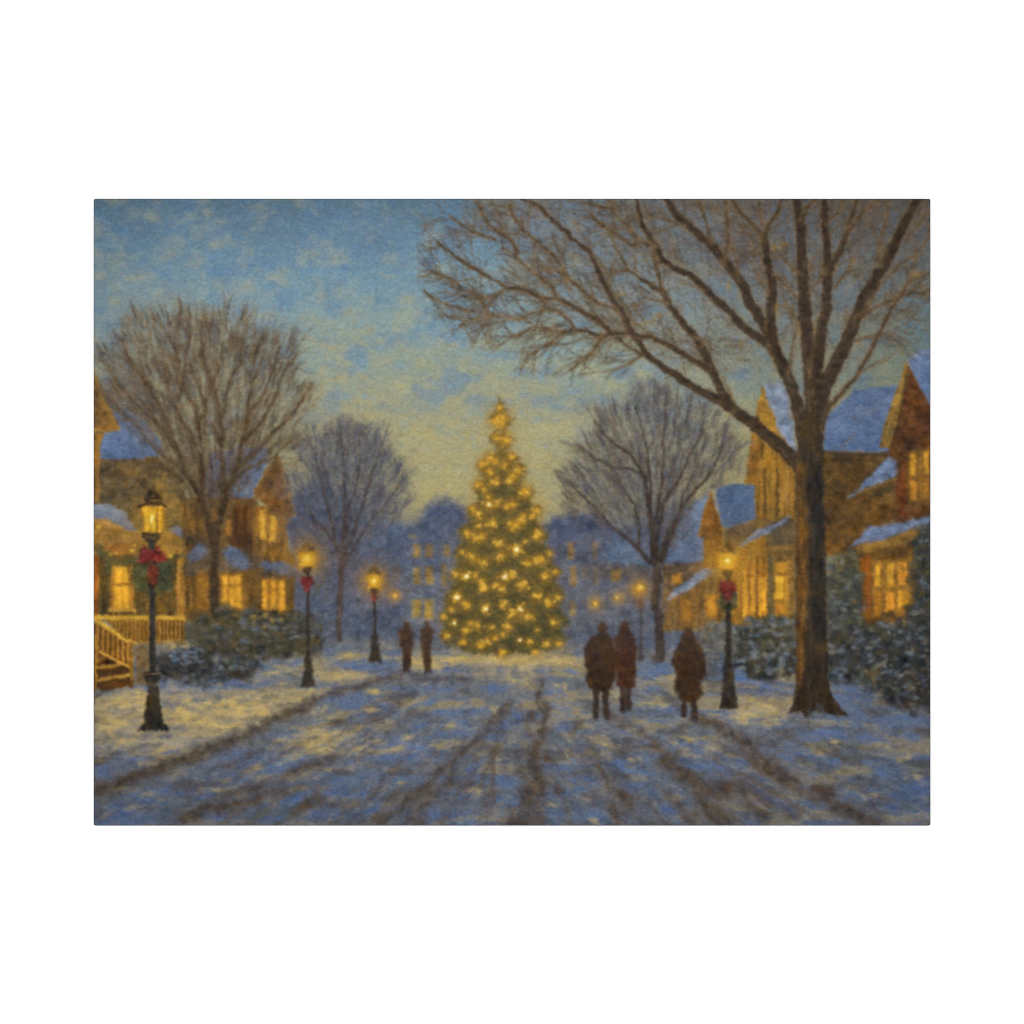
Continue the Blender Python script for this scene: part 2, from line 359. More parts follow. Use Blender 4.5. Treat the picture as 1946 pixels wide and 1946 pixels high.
for q in range(190):
    a0 = U(.12, math.pi - .12); r0 = U(140, 420); r1 = r0 + U(40, 140)
    P_ = [(VX + math.cos(a0) * r0 * 1.9, 1215 + math.sin(a0) * r0 * .9), (VX + math.cos(a0 + U(-.03, .03)) * r1 * 1.9, 1215 + math.sin(a0) * r1 * .9)]
    if not (X0 < P_[0][0] < X1 and 1270 < P_[0][1] < Y1) or (P_[0][0] < 700 and P_[0][1] < 1400):
        continue
    kk = (P_[0][1] - 1215) / 300
    line(P_, (3 + 6 * kk, 5 + 10 * kk), jit(random.choice([(80, 74, 70), (92, 78, 60), (72, 76, 92), (84, 66, 46)]), 6), U(.2, .45), 4, None, 3)
for P, a, b_, al in ruts:
    rut = reg('painted_wheel_rut', None)
    line(P, (a * 2.2, b_ * 2.2), (92, 82, 72), al * .5, 11, None, 4.0)
    line(P, (a * .9, b_ * .9), (68, 57, 46), al * .68, 7.5, rut, 4.0, .14, thr=.40)
    for q in range(26):
        k = random.randrange(len(P) - 1); tt = random.random()
        x = P[k][0] + (P[k + 1][0] - P[k][0]) * tt; y = P[k][1] + (P[k + 1][1] - P[k][1]) * tt
        an = math.atan2(P[k + 1][1] - P[k][1], P[k + 1][0] - P[k][0])
        dab(x + random.gauss(0, a * .55), y + random.gauss(0, a * .4), U(7, 17), U(2.5, 5.5), an + random.gauss(0, .25), jit(random.choice([(84, 64, 44), (66, 60, 58), (96, 76, 54), (72, 70, 76)]), 6), U(.3, .6) * al, hard=.1)
# ---------------------------------------------------------------- houses
def dabs_in(P, n, cols, r=(4, 9), asp=.5, ang=(-.4, .4), al=(.2, .5), id_=None, sp=7, hard=.1):
    for _ in range(n):
        x, y = rnd_in(P)
        rr = U(*r)
        dab(x, y, rr, rr * asp * U(.7, 1.3), U(*ang), jit(random.choice(cols), sp), U(*al), id_, hard)


SNOWB = (86, 106, 148)
# --- yellow porch house, left edge
h1 = reg('painted_house', None, 'yellow lit house with porch, garland and stairs beside the big lamp')
poly([(178, 715), (262, 715), (300, 780), (280, 800), (200, 800), (178, 790)], (84, 86, 94), 10, .7, None, 4, .1)       # dim tree behind the gable
h1w = reg('wall', h1); h1r = reg('roof', h1); h1g = reg('gable', h1)
poly([(170, 868), (300, 866), (352, 905), (352, 1012), (250, 1010), (170, 965)], (94, 73, 46), 3, 1, h1w, 2, .14, c2=(87, 78, 57))
dabs_in([(190, 880), (330, 880), (330, 985), (190, 960)], 150, [(103, 77, 41), (81, 71, 53), (76, 80, 78), (111, 85, 48)], (4, 10), .6, al=(.2, .45))
dabs_in([(190, 905), (270, 905), (270, 940), (190, 940)], 30, [(84, 92, 104), (76, 82, 90)], (4, 9), .5, al=(.3, .5))
dabs_in([(297, 890), (318, 900), (314, 965), (298, 965)], 40, [(146, 114, 58), (136, 104, 52)], (4, 8), 1.4, (1.2, 1.9), (.3, .55))
dabs_in([(326, 918), (346, 926), (342, 990), (322, 985)], 44, [(142, 112, 60), (132, 102, 54)], (4, 8), 1.4, (1.2, 1.9), (.3, .55))
poly([(190, 874), (188, 838), (210, 815), (216, 784), (240, 776), (276, 800), (302, 838), (310, 868), (282, 870)], SNOWB, 3, 1, h1r, 2, .07, c2=(88, 108, 158))
dabs_in([(195, 830), (240, 785), (295, 830), (290, 868), (195, 868)], 60, [(98, 120, 170), (84, 104, 156), (92, 102, 138)], (5, 11), .5)
poly([(170, 690), (180, 705), (203, 768), (226, 812), (216, 819), (170, 820)], (98, 69, 36), 2, 1, h1g, 1.2, .12, c2=(124, 87, 41))
line([(176, 700), (190, 738), (204, 772), (222, 812)], (6, 11), (148, 106, 42), .9, 2, h1g)
line([(170, 819), (225, 815)], 9, (156, 109, 48), .8, 2, h1g)
poly([(170, 822), (200, 822), (190, 850), (189, 952), (170, 955)], (139, 97, 41), 2, 1, h1w, 1.2, .12, c2=(111, 78, 39))
line([(186, 826), (185, 950)], 5, (166, 117, 50), .7, 2)
# porch roof
pr = reg('porch_roof', h1)
poly([(170, 980), (208, 986), (256, 1004), (330, 1010), (384, 1026), (374, 1042), (352, 1058), (352, 1066), (170, 1054)], (158, 117, 57), 2.5, 1, pr, 1.2, .10, c2=(139, 97, 41))
line([(178, 1000), (240, 1012), (300, 1022), (372, 1034)], (7, 4), (117, 81, 35), .55, 2)
line([(178, 990), (225, 1000), (270, 1014)], 4, (183, 138, 72), .6, 2)
dabs_in([(178, 985), (250, 1005), (370, 1030), (350, 1050), (178, 1048)], 120, [(148, 107, 46), (166, 123, 55), (124, 87, 35)], (6, 14), .22, (.0, .35))
poly([(170, 958), (205, 957), (236, 972), (260, 1006), (246, 1007), (208, 989), (170, 981)], (132, 142, 158), 2.5, 1, reg('roof_snow', h1), 1.6, .06, c2=(88, 106, 154))
dabs_in([(178, 962), (205, 962), (235, 978), (252, 1002), (205, 985), (178, 976)], 50, [(100, 120, 166), (140, 148, 160), (88, 108, 158)], (5, 10), .35, (.3, .9), id_=None)
poly([(318, 1006), (336, 998), (366, 1010), (378, 1028), (340, 1019)], (92, 112, 158), 2.5, 1, reg('roof_snow', h1), 1.6, .06)
# porch wall, windows, columns, garland
poly([(170, 1052), (352, 1060), (352, 1180), (170, 1180)], (91, 68, 33), 2, 1, h1w, 1.2, .16, grain=N_V)
dabs_in([(255, 1065), (332, 1065), (332, 1175), (255, 1175)], 120, [(69, 66, 42), (77, 70, 41), (94, 71, 37)], (4, 9), 1, al=(.25, .5))
poly([(170, 1052), (188, 1054), (187, 1175), (170, 1178)], (151, 83, 26), 2, 1, h1w, 1, .12, grain=N_V)
poly([(189, 1060), (209, 1062), (209, 1172), (189, 1172)], (75, 63, 37), 3, .9, None, 1, .14, grain=N_V)
w1 = reg('window', h1, 'bright porch window with crossbar')
poly([(211, 1068), (252, 1068), (256, 1162), (209, 1162)], (164, 113, 37), 2.5, 1, w1, 1, .1, grain=N_V)
poly([(219, 1078), (243, 1077), (243, 1108), (218, 1108)], (227, 160, 38), 2.5, 1, w1, .8, .08, grain=N_V)
poly([(217, 1114), (244, 1114), (245, 1157), (216, 1157)], (231, 163, 36), 2.5, 1, w1, .8, .08, grain=N_V)
line([(212, 1110.5), (250, 1110.5)], 3.4, (133, 88, 33), .9, 1.4)
line([(232, 1076), (232, 1156)], 2.4, (180, 117, 33), .5, 1.2)
line([(208, 1160), (256, 1160)], 5, (193, 142, 59), .9, 2)
col_ = reg('porch_column', h1)
poly([(336, 1058), (353, 1058), (352, 1226), (334, 1226)], (148, 102, 39), 2, 1, col_, 1, .14, grain=N_V)
line([(340, 1064), (339, 1180)], 4, (183, 128, 55), .6, 2)
gl = reg('garland', h1, 'dark green garland with yellow lights under the porch roof')
for P in [[(178, 1040), (186, 1048), (200, 1062), (226, 1070), (250, 1066), (268, 1054), (276, 1046)], [(306, 1062), (322, 1064), (340, 1054), (350, 1046)], [(190, 1036), (196, 1050), (205, 1064), (206, 1090)]]:
    line(P, 13, (72, 71, 48), .85, 5, gl, 3, .16, thr=.4)
dabs_in([(180, 1040), (276, 1044), (262, 1072), (200, 1070)], 40, [(74, 75, 51), (91, 85, 46), (62, 70, 52)], (3, 6), .8)
poly([(202, 1034), (250, 1036), (246, 1052), (214, 1052)], (166, 99, 35), 4, .8, None, 2, .1)
for x, y, r in [(187, 1002, 8), (210, 1054, 5), (250, 1047, 8), (256, 1036, 5), (324, 1056, 8), (219, 1052, 4), (316, 1058, 5), (330, 1050, 5)]:
    dab(x, y, r, r * .9, 0, (209, 160, 46), .8, None, .1); dab(x + 1, y, r * .5, r * .4, 0, (229, 184, 55), .6)
for x, y in [(318, 1138), (336, 1144), (303, 1130)]:
    dab(x, y, 5, 8, 0, (148, 97, 37), .5)
# railing and stairs
rl = reg('porch_railing', h1)
poly([(200, 1178), (352, 1178), (352, 1222), (240, 1224)], (111, 75, 30), 2, 1, rl, 1, .14, grain=N_V)
for x in np.arange(212, 350, 7.6):
    line([(x, 1180), (x + .4, 1221)], 3.4, jit((166, 117, 41), 8), .8, 1.4)
    line([(x + 3.8, 1184), (x + 4, 1221)], 2.2, (81, 54, 26), .6, 1.2)
line([(170, 1172), (200, 1174), (350, 1174)], 9, (200, 150, 47), 1, 1.8, rl)
line([(225, 1223), (345, 1217)], 5, (156, 113, 51), .8, 2, rl)
st = reg('stairs', h1)
poly([(170, 1176), (182, 1184), (252, 1226), (254, 1304), (170, 1310)], (107, 71, 30), 2, 1, st, 1, .14)
poly([(176, 1240), (192, 1246), (250, 1276), (252, 1304), (200, 1312), (176, 1308)], (79, 53, 30), 2.5, 1, st, 1, .12)
for (xa, ya, xb, yb, w_, c) in [(184, 1270, 224, 1263, 7, (170, 123, 50)), (188, 1292, 250, 1281, 7, (180, 133, 57)), (186, 1280, 240, 1272, 6, (69, 49, 30)), (192, 1303, 250, 1294, 8, (91, 59, 30)), (176, 1256, 200, 1252, 7, (111, 75, 35))]:
    line([(xa, ya), (xb, yb)], w_, c, .9, 2)
sr = reg('stair_railing', h1)
for k, x in enumerate(np.arange(186, 250, 9.5)):
    yt = 1180 + (x - 178) * .58; yb_ = 1236 + (x - 190) * .52
    line([(x, yt), (x + .5, max(yt + 20, yb_))], 4.2, jit((183, 126, 42), 8), .85, 1.4)
    line([(x + 4.7, yt + 4), (x + 5, max(yt + 20, yb_))], 3.6, (91, 61, 26), .7, 1.4)
line([(172, 1172), (200, 1190), (240, 1216), (256, 1222)], 6.5, (212, 160, 53), 1, 1.6, sr)
line([(190, 1238), (215, 1252), (250, 1270)], 5.5, (195, 140, 53), .95, 1.6, sr)
line([(183, 1205), (182, 1306)], 5, (168, 120, 41), .9, 2, sr)
line([(251, 1222), (250, 1290)], 7, (144, 105, 44), .9, 2, sr)
poly([(258, 1228), (284, 1226), (286, 1300), (258, 1300)], (111, 85, 48), 4, .8, None, 2, .12)
dabs_in([(170, 1300), (196, 1300), (200, 1335), (170, 1340)], 20, [(66, 64, 58), (76, 72, 62)], (5, 10), .8, al=(.3, .6))

# --- brown gabled house, second from the left
h2 = reg('painted_house', None, 'brown gabled house with snowy roof behind the large leafless tree')
h2w = reg('wall', h2); h2r = reg('roof', h2); h2g = reg('gable', h2); h2s = None
poly([(340, 945), (485, 945), (560, 1060), (560, 1185), (352, 1185), (350, 1060)], (97, 70, 35), 3, 1, h2w, 1.5, .14, grain=N_V)
poly([(376, 948), (400, 862), (452, 850), (512, 852), (508, 880), (484, 930), (478, 950)], (80, 104, 158), 3, 1, h2r, 1.5, .06, c2=(86, 106, 152))
line([(380, 953), (478, 950)], 9, (103, 71, 37), .9, 2.5)
poly([(440, 958), (488, 955), (486, 1062), (440, 1050)], (84, 54, 32), 4, .9, None, 2, .12, grain=N_V)
poly([(484, 960), (545, 960), (545, 1068), (482, 1066)], (127, 88, 37), 2.5, 1, h2w, 1, .14, grain=N_V)
poly([(528, 868), (560, 980), (548, 986), (484, 944), (484, 930)], (117, 77, 35), 2, 1, h2g, 1.2, .12)
line([(527, 866), (542, 905), (560, 978)], 7, (141, 99, 48), .85, 2, h2g)
line([(526, 868), (506, 895), (486, 936)], 5, (123, 88, 42), .8, 2, h2g)
line([(552, 990), (544, 990), (543, 1064)], 6, (139, 99, 42), .7, 2)
line([(484, 960), (483, 1062)], 7, (119, 85, 39), .8, 2.5)
for x, y, hw, hh, c, k in [(499, 997, 5.5, 28, (207, 150, 46), (229, 174, 62)), (518, 1004, 6, 25, (209, 151, 44), (227, 172, 59))]:
    win(x, y, hw, hh, c, h2, 1, 1.8, None, k)
win(412, 990, 7, 22, (158, 97, 33), h2, .85, 3); win(434, 1001, 4.5, 16, (195, 121, 36), h2, .9, 2.2)
poly([(352, 1062), (380, 1028), (470, 1050), (572, 1078), (566, 1098), (352, 1092)], (84, 78, 72), 6, .6, None, 3, .12)
for P in [[(420, 1050), (436, 1038), (458, 1054), (482, 1074), (462, 1084), (440, 1072)], [(494, 1070), (534, 1065), (574, 1082), (566, 1096), (530, 1088), (504, 1082)], [(352, 1058), (378, 1029), (400, 1044), (392, 1062), (360, 1066)]]:
    poly(P, (92, 110, 150), 4.5, .88, reg('roof_snow', h2), 3, .09, c2=(84, 94, 122))
poly([(396, 1086), (472, 1086), (476, 1180), (396, 1180)], (114, 81, 33), 3, .9, None, 1.5, .13, grain=N_V)
poly([(470, 1080), (498, 1080), (496, 1180), (470, 1180)], (91, 68, 39), 4, .9, None, 2, .13, grain=N_V)
win(386, 1120, 12, 34, (139, 93, 32), h2, .85, 4, None, (156, 104, 33))
w2 = win(440, 1124, 20, 32, (183, 123, 36), h2, 1, 2.4, 'bright window with many panes')
for x, hw in [(427, 5), (441, 5), (453, 4)]:
    poly([(x - hw, 1096), (x + hw, 1096), (x + hw, 1152), (x - hw, 1152)], (221, 155, 38), 2, .8, None, .8, .08)
line([(422, 1113), (458, 1111)], 2.6, (144, 96, 33), .7, 1.4); line([(434, 1094), (434, 1154)], 2.2, (139, 93, 33), .7, 1.2)
w3 = win(520, 1130, 22, 30, (154, 102, 32), h2, 1, 2.4, 'bright window with tall narrow panes')
for x, hw in [(503, 4.4), (519, 4), (536, 5)]:
    poly([(x - hw, 1104), (x + hw, 1104), (x + hw, 1158), (x - hw, 1158)], (219, 153, 38), 2, .9, None, .8, .08)
line([(500, 1119), (540, 1120)], 2.4, (139, 91, 32), .6, 1.4)
line([(478, 955), (476, 1075)], 6, (85, 63, 37), .5, 3)

# --- small low house right of centre, its roof white
h3 = reg('painted_house', None, 'small low house with pale snowy roof behind the far right lamp')
h3w = reg('wall', h3); h3s = None
poly([(1268, 1066), (1284, 1010), (1312, 968), (1346, 932), (1362, 960), (1352, 1072)], (98, 118, 158), 5, .95, reg('roof_snow', h3), 2, .06, c2=(90, 108, 150))
poly([(1150, 1030), (1205, 1036), (1240, 1060), (1236, 1074), (1160, 1068)], (92, 110, 148), 6, .8, None, 3, .06)
poly([(1258, 1072), (1350, 1066), (1352, 1110), (1258, 1200)], (97, 75, 50), 4, .9, h3w, 2, .12)
poly([(1258, 1200), (1276, 1130), (1352, 1088), (1402, 1090), (1402, 1200)], (111, 81, 41), 4, .9, h3w, 2, .14, grain=N_V)
poly([(1268, 1142), (1276, 1130), (1338, 1080), (1354, 1078), (1352, 1092), (1318, 1116)], (122, 136, 166), 3.4, .92, reg('roof_snow', h3), 2.4, .1)
line([(1280, 1126), (1345, 1082)], 3, (98, 112, 154), .6, 2); line([(1300, 1122), (1350, 1092)], 2.5, (146, 154, 172), .6, 1.6)
win(1286, 1101, 9, 9, (188, 124, 33), h3, .9, 3)
win(1304, 1160, 10, 22, (151, 97, 33), h3, .85, 4, None, (168, 109, 33)); win(1324, 1152, 5, 18, (139, 93, 37), h3, .7, 3)
win(1351, 1154, 11, 22, (184, 119, 34), h3, .9, 3, None, (217, 147, 36))
dabs_in([(1265, 1120), (1350, 1110), (1395, 1190), (1262, 1195)], 60, [(124, 88, 41), (97, 73, 42), (91, 78, 60)], (3, 8), 1, al=(.2, .4))

# --- tall yellow house with gables
h4 = reg('painted_house', None, 'tall yellow gabled house with snowy roofs behind the big dark trunk')
h4w = reg('wall', h4); h4r = reg('roof', h4); h4s = None; h4g = reg('gable', h4); h4d = reg('dormer', h4)
poly([(1360, 930), (1372, 921), (1440, 920), (1440, 988), (1388, 1004), (1370, 1000)], (80, 100, 142), 3.5, 1, h4r, 2, .06)
h4r2 = reg('roof', h4)
poly([(1565, 800), (1600, 765), (1626, 742), (1704, 732), (1706, 800), (1690, 862), (1622, 858), (1564, 857)], (86, 104, 146), 3, 1, h4r2, 1.8, .06, c2=(88, 108, 156))
dabs_in([(1575, 800), (1625, 750), (1695, 745), (1680, 850), (1575, 850)], 90, [(84, 102, 152), (102, 118, 158), (108, 112, 136), (88, 108, 160)], (6, 14), .4, (-.6, .2))
line([(1625, 798), (1650, 782), (1664, 776)], 5, (126, 117, 112), .4, 3); line([(1600, 850), (1625, 825)], 5, (123, 102, 83), .5, 3)
poly([(1540, 858), (1694, 864), (1712, 920), (1712, 1050), (1620, 1050), (1540, 1060)], (85, 64, 35), 3, 1, h4w, 1.5, .13, c2=(99, 68, 33))
dabs_in([(1570, 870), (1690, 880), (1620, 1030), (1570, 1040)], 120, [(94, 68, 35), (77, 59, 37), (105, 75, 39)], (5, 12), .4, (-.5, .3), (.2, .45))
line([(1562, 859), (1640, 864), (1694, 862)], 7, (69, 54, 41), .8, 2.5)
poly([(1436, 1000), (1434, 922), (1416, 920), (1426, 838), (1440, 772), (1451, 730), (1484, 828), (1512, 862), (1512, 1000)], (151, 105, 39), 2, 1, h4w, 1.2, .13, c2=(127, 91, 39), grain=N_V)
poly([(1451, 730), (1436, 790), (1460, 812), (1482, 828)], (146, 106, 40), 2, .9, h4g, 1.2, .1, c2=(146, 108, 42))
poly([(1417, 918), (1426, 840), (1446, 846), (1440, 922)], (131, 87, 33), 3, .8, None, 1.2, .1)
for x in (1447, 1461, 1468, 1487, 1497, 1505):
    line([(x, 868), (x - 1, 985)], 4.5, jit((170, 123, 48), 8), .55, 2.5)
h4slit = [(1454, 892, 976, 3.6), (1478, 892, 980, 4.6), (1449, 842, 872, 4.5)]
for x, ya, yb_, w_ in h4slit:
    q = reg('window', h4, 'narrow dark gable window')
    line([(x, ya), (x, yb_)], (w_, w_ + 1), (81, 63, 35), .85, 1.5, q)
poly([(1451, 730), (1486, 725), (1500, 768), (1514, 862), (1506, 858), (1484, 828), (1468, 790)], (118, 132, 164), 3.4, .92, reg('roof_snow', h4), 2.4, .1)
line([(1453, 732), (1472, 786), (1486, 826)], 3, (146, 150, 160), .6, 1.6)
# lower front of the yellow house
poly([(1376, 1010), (1440, 985), (1512, 985), (1512, 1190), (1384, 1190)], (109, 83, 46), 3, 1, h4w, 1.5, .12)
poly([(1376, 1004), (1440, 994), (1436, 1014), (1400, 1030), (1378, 1032)], (85, 71, 55), 4, .9, None, 2, .1)
poly([(1395, 1042), (1458, 1010), (1458, 1190), (1390, 1190)], (148, 102, 35), 3, 1, h4w, 1.2, .12, grain=N_V)
poly([(1455, 1012), (1512, 985), (1512, 1034), (1456, 1040)], (97, 81, 57), 3, .9, reg('porch_roof', h4), 1.2, .1)
line([(1474, 1040), (1512, 1042)], 6, (139, 99, 42), .8, 2.5); line([(1458, 1050), (1512, 1052)], 7, (97, 71, 37), .7, 2.5)
poly([(1402, 1034), (1436, 1010), (1482, 990), (1502, 980), (1494, 994), (1460, 1012), (1406, 1042)], (118, 132, 164), 3.4, .92, reg('roof_snow', h4), 2.4, .1)
line([(1410, 1034), (1440, 1016), (1470, 1000)], 4, (92, 110, 160), .5, 2)
w4 = reg('window', h4, 'tall bright window in three columns')
poly([(1410, 1076), (1458, 1068), (1458, 1174), (1410, 1180)], (156, 99, 32), 2.5, 1, w4, 1, .1, grain=N_V)
for x, ya, yb_, hw, c in [(1416, 1084, 1176, 4.6, (211, 147, 38)), (1431, 1082, 1092, 5, (211, 141, 38)), (1430, 1098, 1174, 5, (207, 143, 38)), (1449, 1096, 1170, 7.5, (223, 151, 36))]:
    poly([(x - hw, ya), (x + hw, ya), (x + hw, yb_), (x - hw, yb_)], c, 1.8, .95, None, .8, .09, grain=N_V)
line([(1423, 1080), (1423, 1150)], 3.2, (109, 70, 32), .7, 1.5); line([(1438, 1078), (1438, 1170)], 4, (103, 68, 33), .7, 1.6)
line([(1464, 1062), (1464, 1168)], 12, (84, 77, 55), .9, 2.5)
w5 = reg('window', h4, 'bright yellow window beside the trunk')
poly([(1471, 1066), (1500, 1068), (1500, 1176), (1472, 1178)], (144, 102, 37), 2.5, 1, w5, 1, .1, grain=N_V)
poly([(1474, 1095), (1489, 1095), (1489, 1137), (1473, 1137)], (223, 167, 40), 2, 1, None, .8, .07)
poly([(1490, 1096), (1499, 1096), (1499, 1138), (1490, 1138)], (188, 128, 40), 2, .8, None, .8, .08)
poly([(1474, 1070), (1492, 1070), (1490, 1086), (1474, 1086)], (195, 134, 40), 3, .9, None, .8, .08)
poly([(1474, 1150), (1492, 1150), (1490, 1174), (1476, 1174)], (183, 115, 33), 3, .9, None, .8, .08)
line([(1472, 1090), (1500, 1090)], 3.5, (111, 78, 39), .8, 1.6)
# small dormer
poly([(1350, 932), (1326, 1022), (1338, 1022), (1338, 1080), (1372, 1080), (1374, 1010)], (111, 73, 33), 2, 1, h4d, 1.2, .12)
line([(1349, 936), (1328, 1018)], 5, (144, 99, 42), .8, 1.8); line([(1352, 936), (1373, 1010)], 3, (131, 91, 41), .7, 1.6)
poly([(1336, 1026), (1352, 1024), (1352, 1078), (1338, 1078)], (139, 97, 39), 2.5, .9, h4d, 1, .1, grain=N_V)

# --- red brown house, right edge
h5 = reg('painted_house', None, 'red brown house with steep gable and lit windows behind the bushes')
h5w = reg('wall', h5); h5r = reg('roof', h5); h5s = None; h5g = reg('gable_board', h5)
poly([(1724, 684), (1745, 668), (1780, 660), (1780, 780), (1752, 745)], (94, 114, 162), 2.5, 1, h5r, 1.2, .06)
line([(1726, 684), (1748, 672), (1775, 668)], 5, (122, 126, 142), .5, 2)
poly([(1724, 690), (1752, 742), (1780, 790), (1780, 1000), (1704, 1000), (1702, 900), (1690, 862), (1682, 845)], (91, 56, 30), 2.5, 1, h5w, 1.2, .13, c2=(87, 56, 33))
poly([(1724, 684), (1728, 712), (1708, 790), (1692, 850), (1670, 853), (1680, 805)], (121, 91, 42), 2, 1, h5g, 1.2, .12)
line([(1720, 706), (1700, 776), (1680, 838)], 4.5, (148, 112, 53), .7, 2); line([(1726, 700), (1712, 780), (1696, 850)], 5, (69, 51, 33), .7, 2.5)
poly([(1706, 900), (1724, 880), (1722, 985), (1706, 985)], (99, 51, 23), 4, .8, None, 1.5, .1)
w6 = reg('window', h5, 'upper window with glowing panes')
poly([(1725, 856), (1780, 848), (1780, 952), (1725, 955)], (119, 81, 33), 3, 1, w6, 1, .1, grain=N_V)
for x, ya, yb_, hw, c in [(1735, 862, 906, 5.5, (200, 139, 36)), (1736, 914, 950, 6, (193, 124, 36)), (1761, 858, 900, 4.5, (209, 145, 38)), (1760, 908, 946, 4.5, (148, 99, 37)), (1749, 866, 900, 4, (139, 96, 37))]:
    poly([(x - hw, ya), (x + hw, ya), (x + hw, yb_), (x - hw, yb_)], c, 2.4, .95, None, 1, .09)
dab(1735, 893, 5, 8, 0, (227, 162, 42), .7)
poly([(1696, 866), (1704, 878), (1703, 906), (1670, 921), (1612, 946), (1636, 920), (1662, 892)], (104, 124, 168), 3.6, .95, reg('roof_snow', h5), 2.6, .11)
line([(1628, 938), (1668, 922), (1702, 910)], 6, (121, 91, 48), .85, 2.2); line([(1650, 944), (1690, 930)], 8, (65, 59, 42), .5, 4)
win(1665, 972, 8, 18, (123, 83, 33), h5, .75, 4); win(1689, 972, 6, 18, (119, 77, 32), h5, .75, 3.5)
line([(1720, 966), (1772, 952)], 9, (99, 71, 41), .6, 3); line([(1716, 984), (1772, 968)], 8, (81, 54, 33), .6, 3)
poly([(1612, 1048), (1660, 1026), (1780, 990), (1780, 1190), (1634, 1190), (1630, 1060)], (97, 68, 32), 3, 1, h5w, 1.5, .13)
poly([(1614, 1044), (1660, 1030), (1766, 1000), (1766, 1018), (1690, 1040), (1640, 1052), (1616, 1054)], (129, 95, 41), 2.5, 1, None, 1.2, .11)
poly([(1614, 1040), (1630, 1024), (1652, 1001), (1700, 994), (1780, 976), (1780, 994), (1722, 1011), (1660, 1030)], (96, 114, 158), 3.8, .95, reg('roof_snow', h5), 2.8, .11)
dabs_in([(1630, 1026), (1655, 1006), (1760, 984), (1762, 992), (1680, 1018)], 40, [(110, 124, 164), (92, 108, 156), (104, 108, 126)], (6, 12), .3, (-.4, -.1))
poly([(1636, 1060), (1656, 1056), (1656, 1186), (1640, 1186)], (131, 70, 23), 3, .95, None, 1.2, .1, grain=N_V)
w7 = reg('window', h5, 'glowing window with six panes')
poly([(1658, 1066), (1732, 1058), (1732, 1164), (1658, 1176)], (131, 91, 35), 3, 1, w7, 1.2, .1)
for x, ya, yb_, hw, c in [(1668.5, 1074, 1116, 4.6, (219, 153, 36)), (1692, 1072, 1116, 6.5, (209, 147, 38)), (1715, 1068, 1112, 8.5, (200, 129, 34)), (1669, 1124, 1172, 5.5, (202, 129, 31)), (1691, 1126, 1162, 8, (195, 126, 34)), (1716, 1122, 1154, 9, (202, 139, 36))]:
    poly([(x - hw, ya), (x + hw, ya), (x + hw, yb_), (x - hw, yb_)], c, 2.4, .95, None, 1.1, .1, grain=N_V)
dab(1694, 1106, 5, 8, 0, (231, 167, 42), .7); dab(1670, 1092, 3, 16, 0, (233, 174, 46), .5); dab(1714, 1094, 4, 12, 0, (180, 103, 33), .4)
poly([(1640, 1166), (1740, 1160), (1745, 1200), (1640, 1205)], (123, 78, 26), 6, .8, None, 3, .12)

# warm light round the windows
for x, y, r, a in [(232, 1118, 40, .22), (300, 1150, 50, .10), (440, 1124, 40, .22), (520, 1130, 36, .24), (508, 1000, 30, .2), (390, 1120, 30, .18), (1432, 1128, 44, .26), (1486, 1118, 30, .22), (1350, 1154, 28, .2), (1304, 1160, 26, .16), (1694, 1116, 52, .22), (1746, 900, 40, .2), (1430, 1050, 40, .16), (1470, 900, 40, .14), (420, 995, 30, .12), (200, 1040, 60, .14), (320, 1040, 50, .1), (270, 1200, 60, .12)]:
    glow(x, y, r, (186, 124, 42), a)
# ---------------------------------------------------------------- leafless trees
def wob(P, amp):
    """a polyline with small kinks between its points"""
    out = [P[0]]
    for (ax, ay), (bx, by) in zip(P[:-1], P[1:]):
        L = math.hypot(bx - ax, by - ay); n = max(1, int(L / 22))
        for k in range(1, n + 1):
            t = k / n; a = amp if k < n else 0
            out.append((ax + (bx - ax) * t + random.gauss(0, a), ay + (by - ay) * t + random.gauss(0, a)))
    return out


def twigs(x, y, ang, ln, w, depth, cols, id_, al, spread=.5, lift=0.0, keep=None):
    """a branch that forks again and again"""
    P = [(x, y)]; a = ang
    n = max(2, int(ln / 9))
    for k in range(n):
        a += random.gauss(0, .10) + lift * (-math.pi / 2 - a) * .04
        P.append((P[-1][0] + math.cos(a) * ln / n, P[-1][1] + math.sin(a) * ln / n))
    if keep is not None and not keep(*P[-1]):
        if depth < 2 or random.random() < .7:
            return
    line(P, (w * 1.25, w * .8), jit(random.choice(cols), 8), al * .8, 1.5, id_, .8, .08, thr=.5)
    if depth <= 0:
        return
    for k in range(random.choice((2, 2, 3))):
        q = P[random.randrange(len(P) // 3, len(P))]
        twigs(q[0], q[1], a + random.gauss(0, spread), ln * U(.55, .85), w * .6, depth - 1, cols, id_, al * .94, spread, lift, keep)
    twigs(P[-1][0], P[-1][1], a + random.gauss(0, .2), ln * U(.6, .9), w * .6, depth - 1, cols, id_, al * .94, spread, lift, keep)


def crown(P, fork, n, cols, al, ln=(10, 26), w=(1.4, 3.2), id_=None, jitter=.22):
    """fine strokes through a crown, all fanning out from the fork"""
    for _ in range(n):
        x, y = rnd_in(P)
        a = math.atan2(y - fork[1], x - fork[0]) + random.gauss(0, jitter)
        L = U(*ln)
        line([(x, y), (x + math.cos(a) * L * .5 + U(-1.5, 1.5), y + math.sin(a) * L * .5 + U(-1.5, 1.5)), (x + math.cos(a) * L, y + math.sin(a) * L)], (U(*w) * 1.2, 1.2), jit(random.choice(cols), 8), U(*al), 1.6, id_, .8, .05)


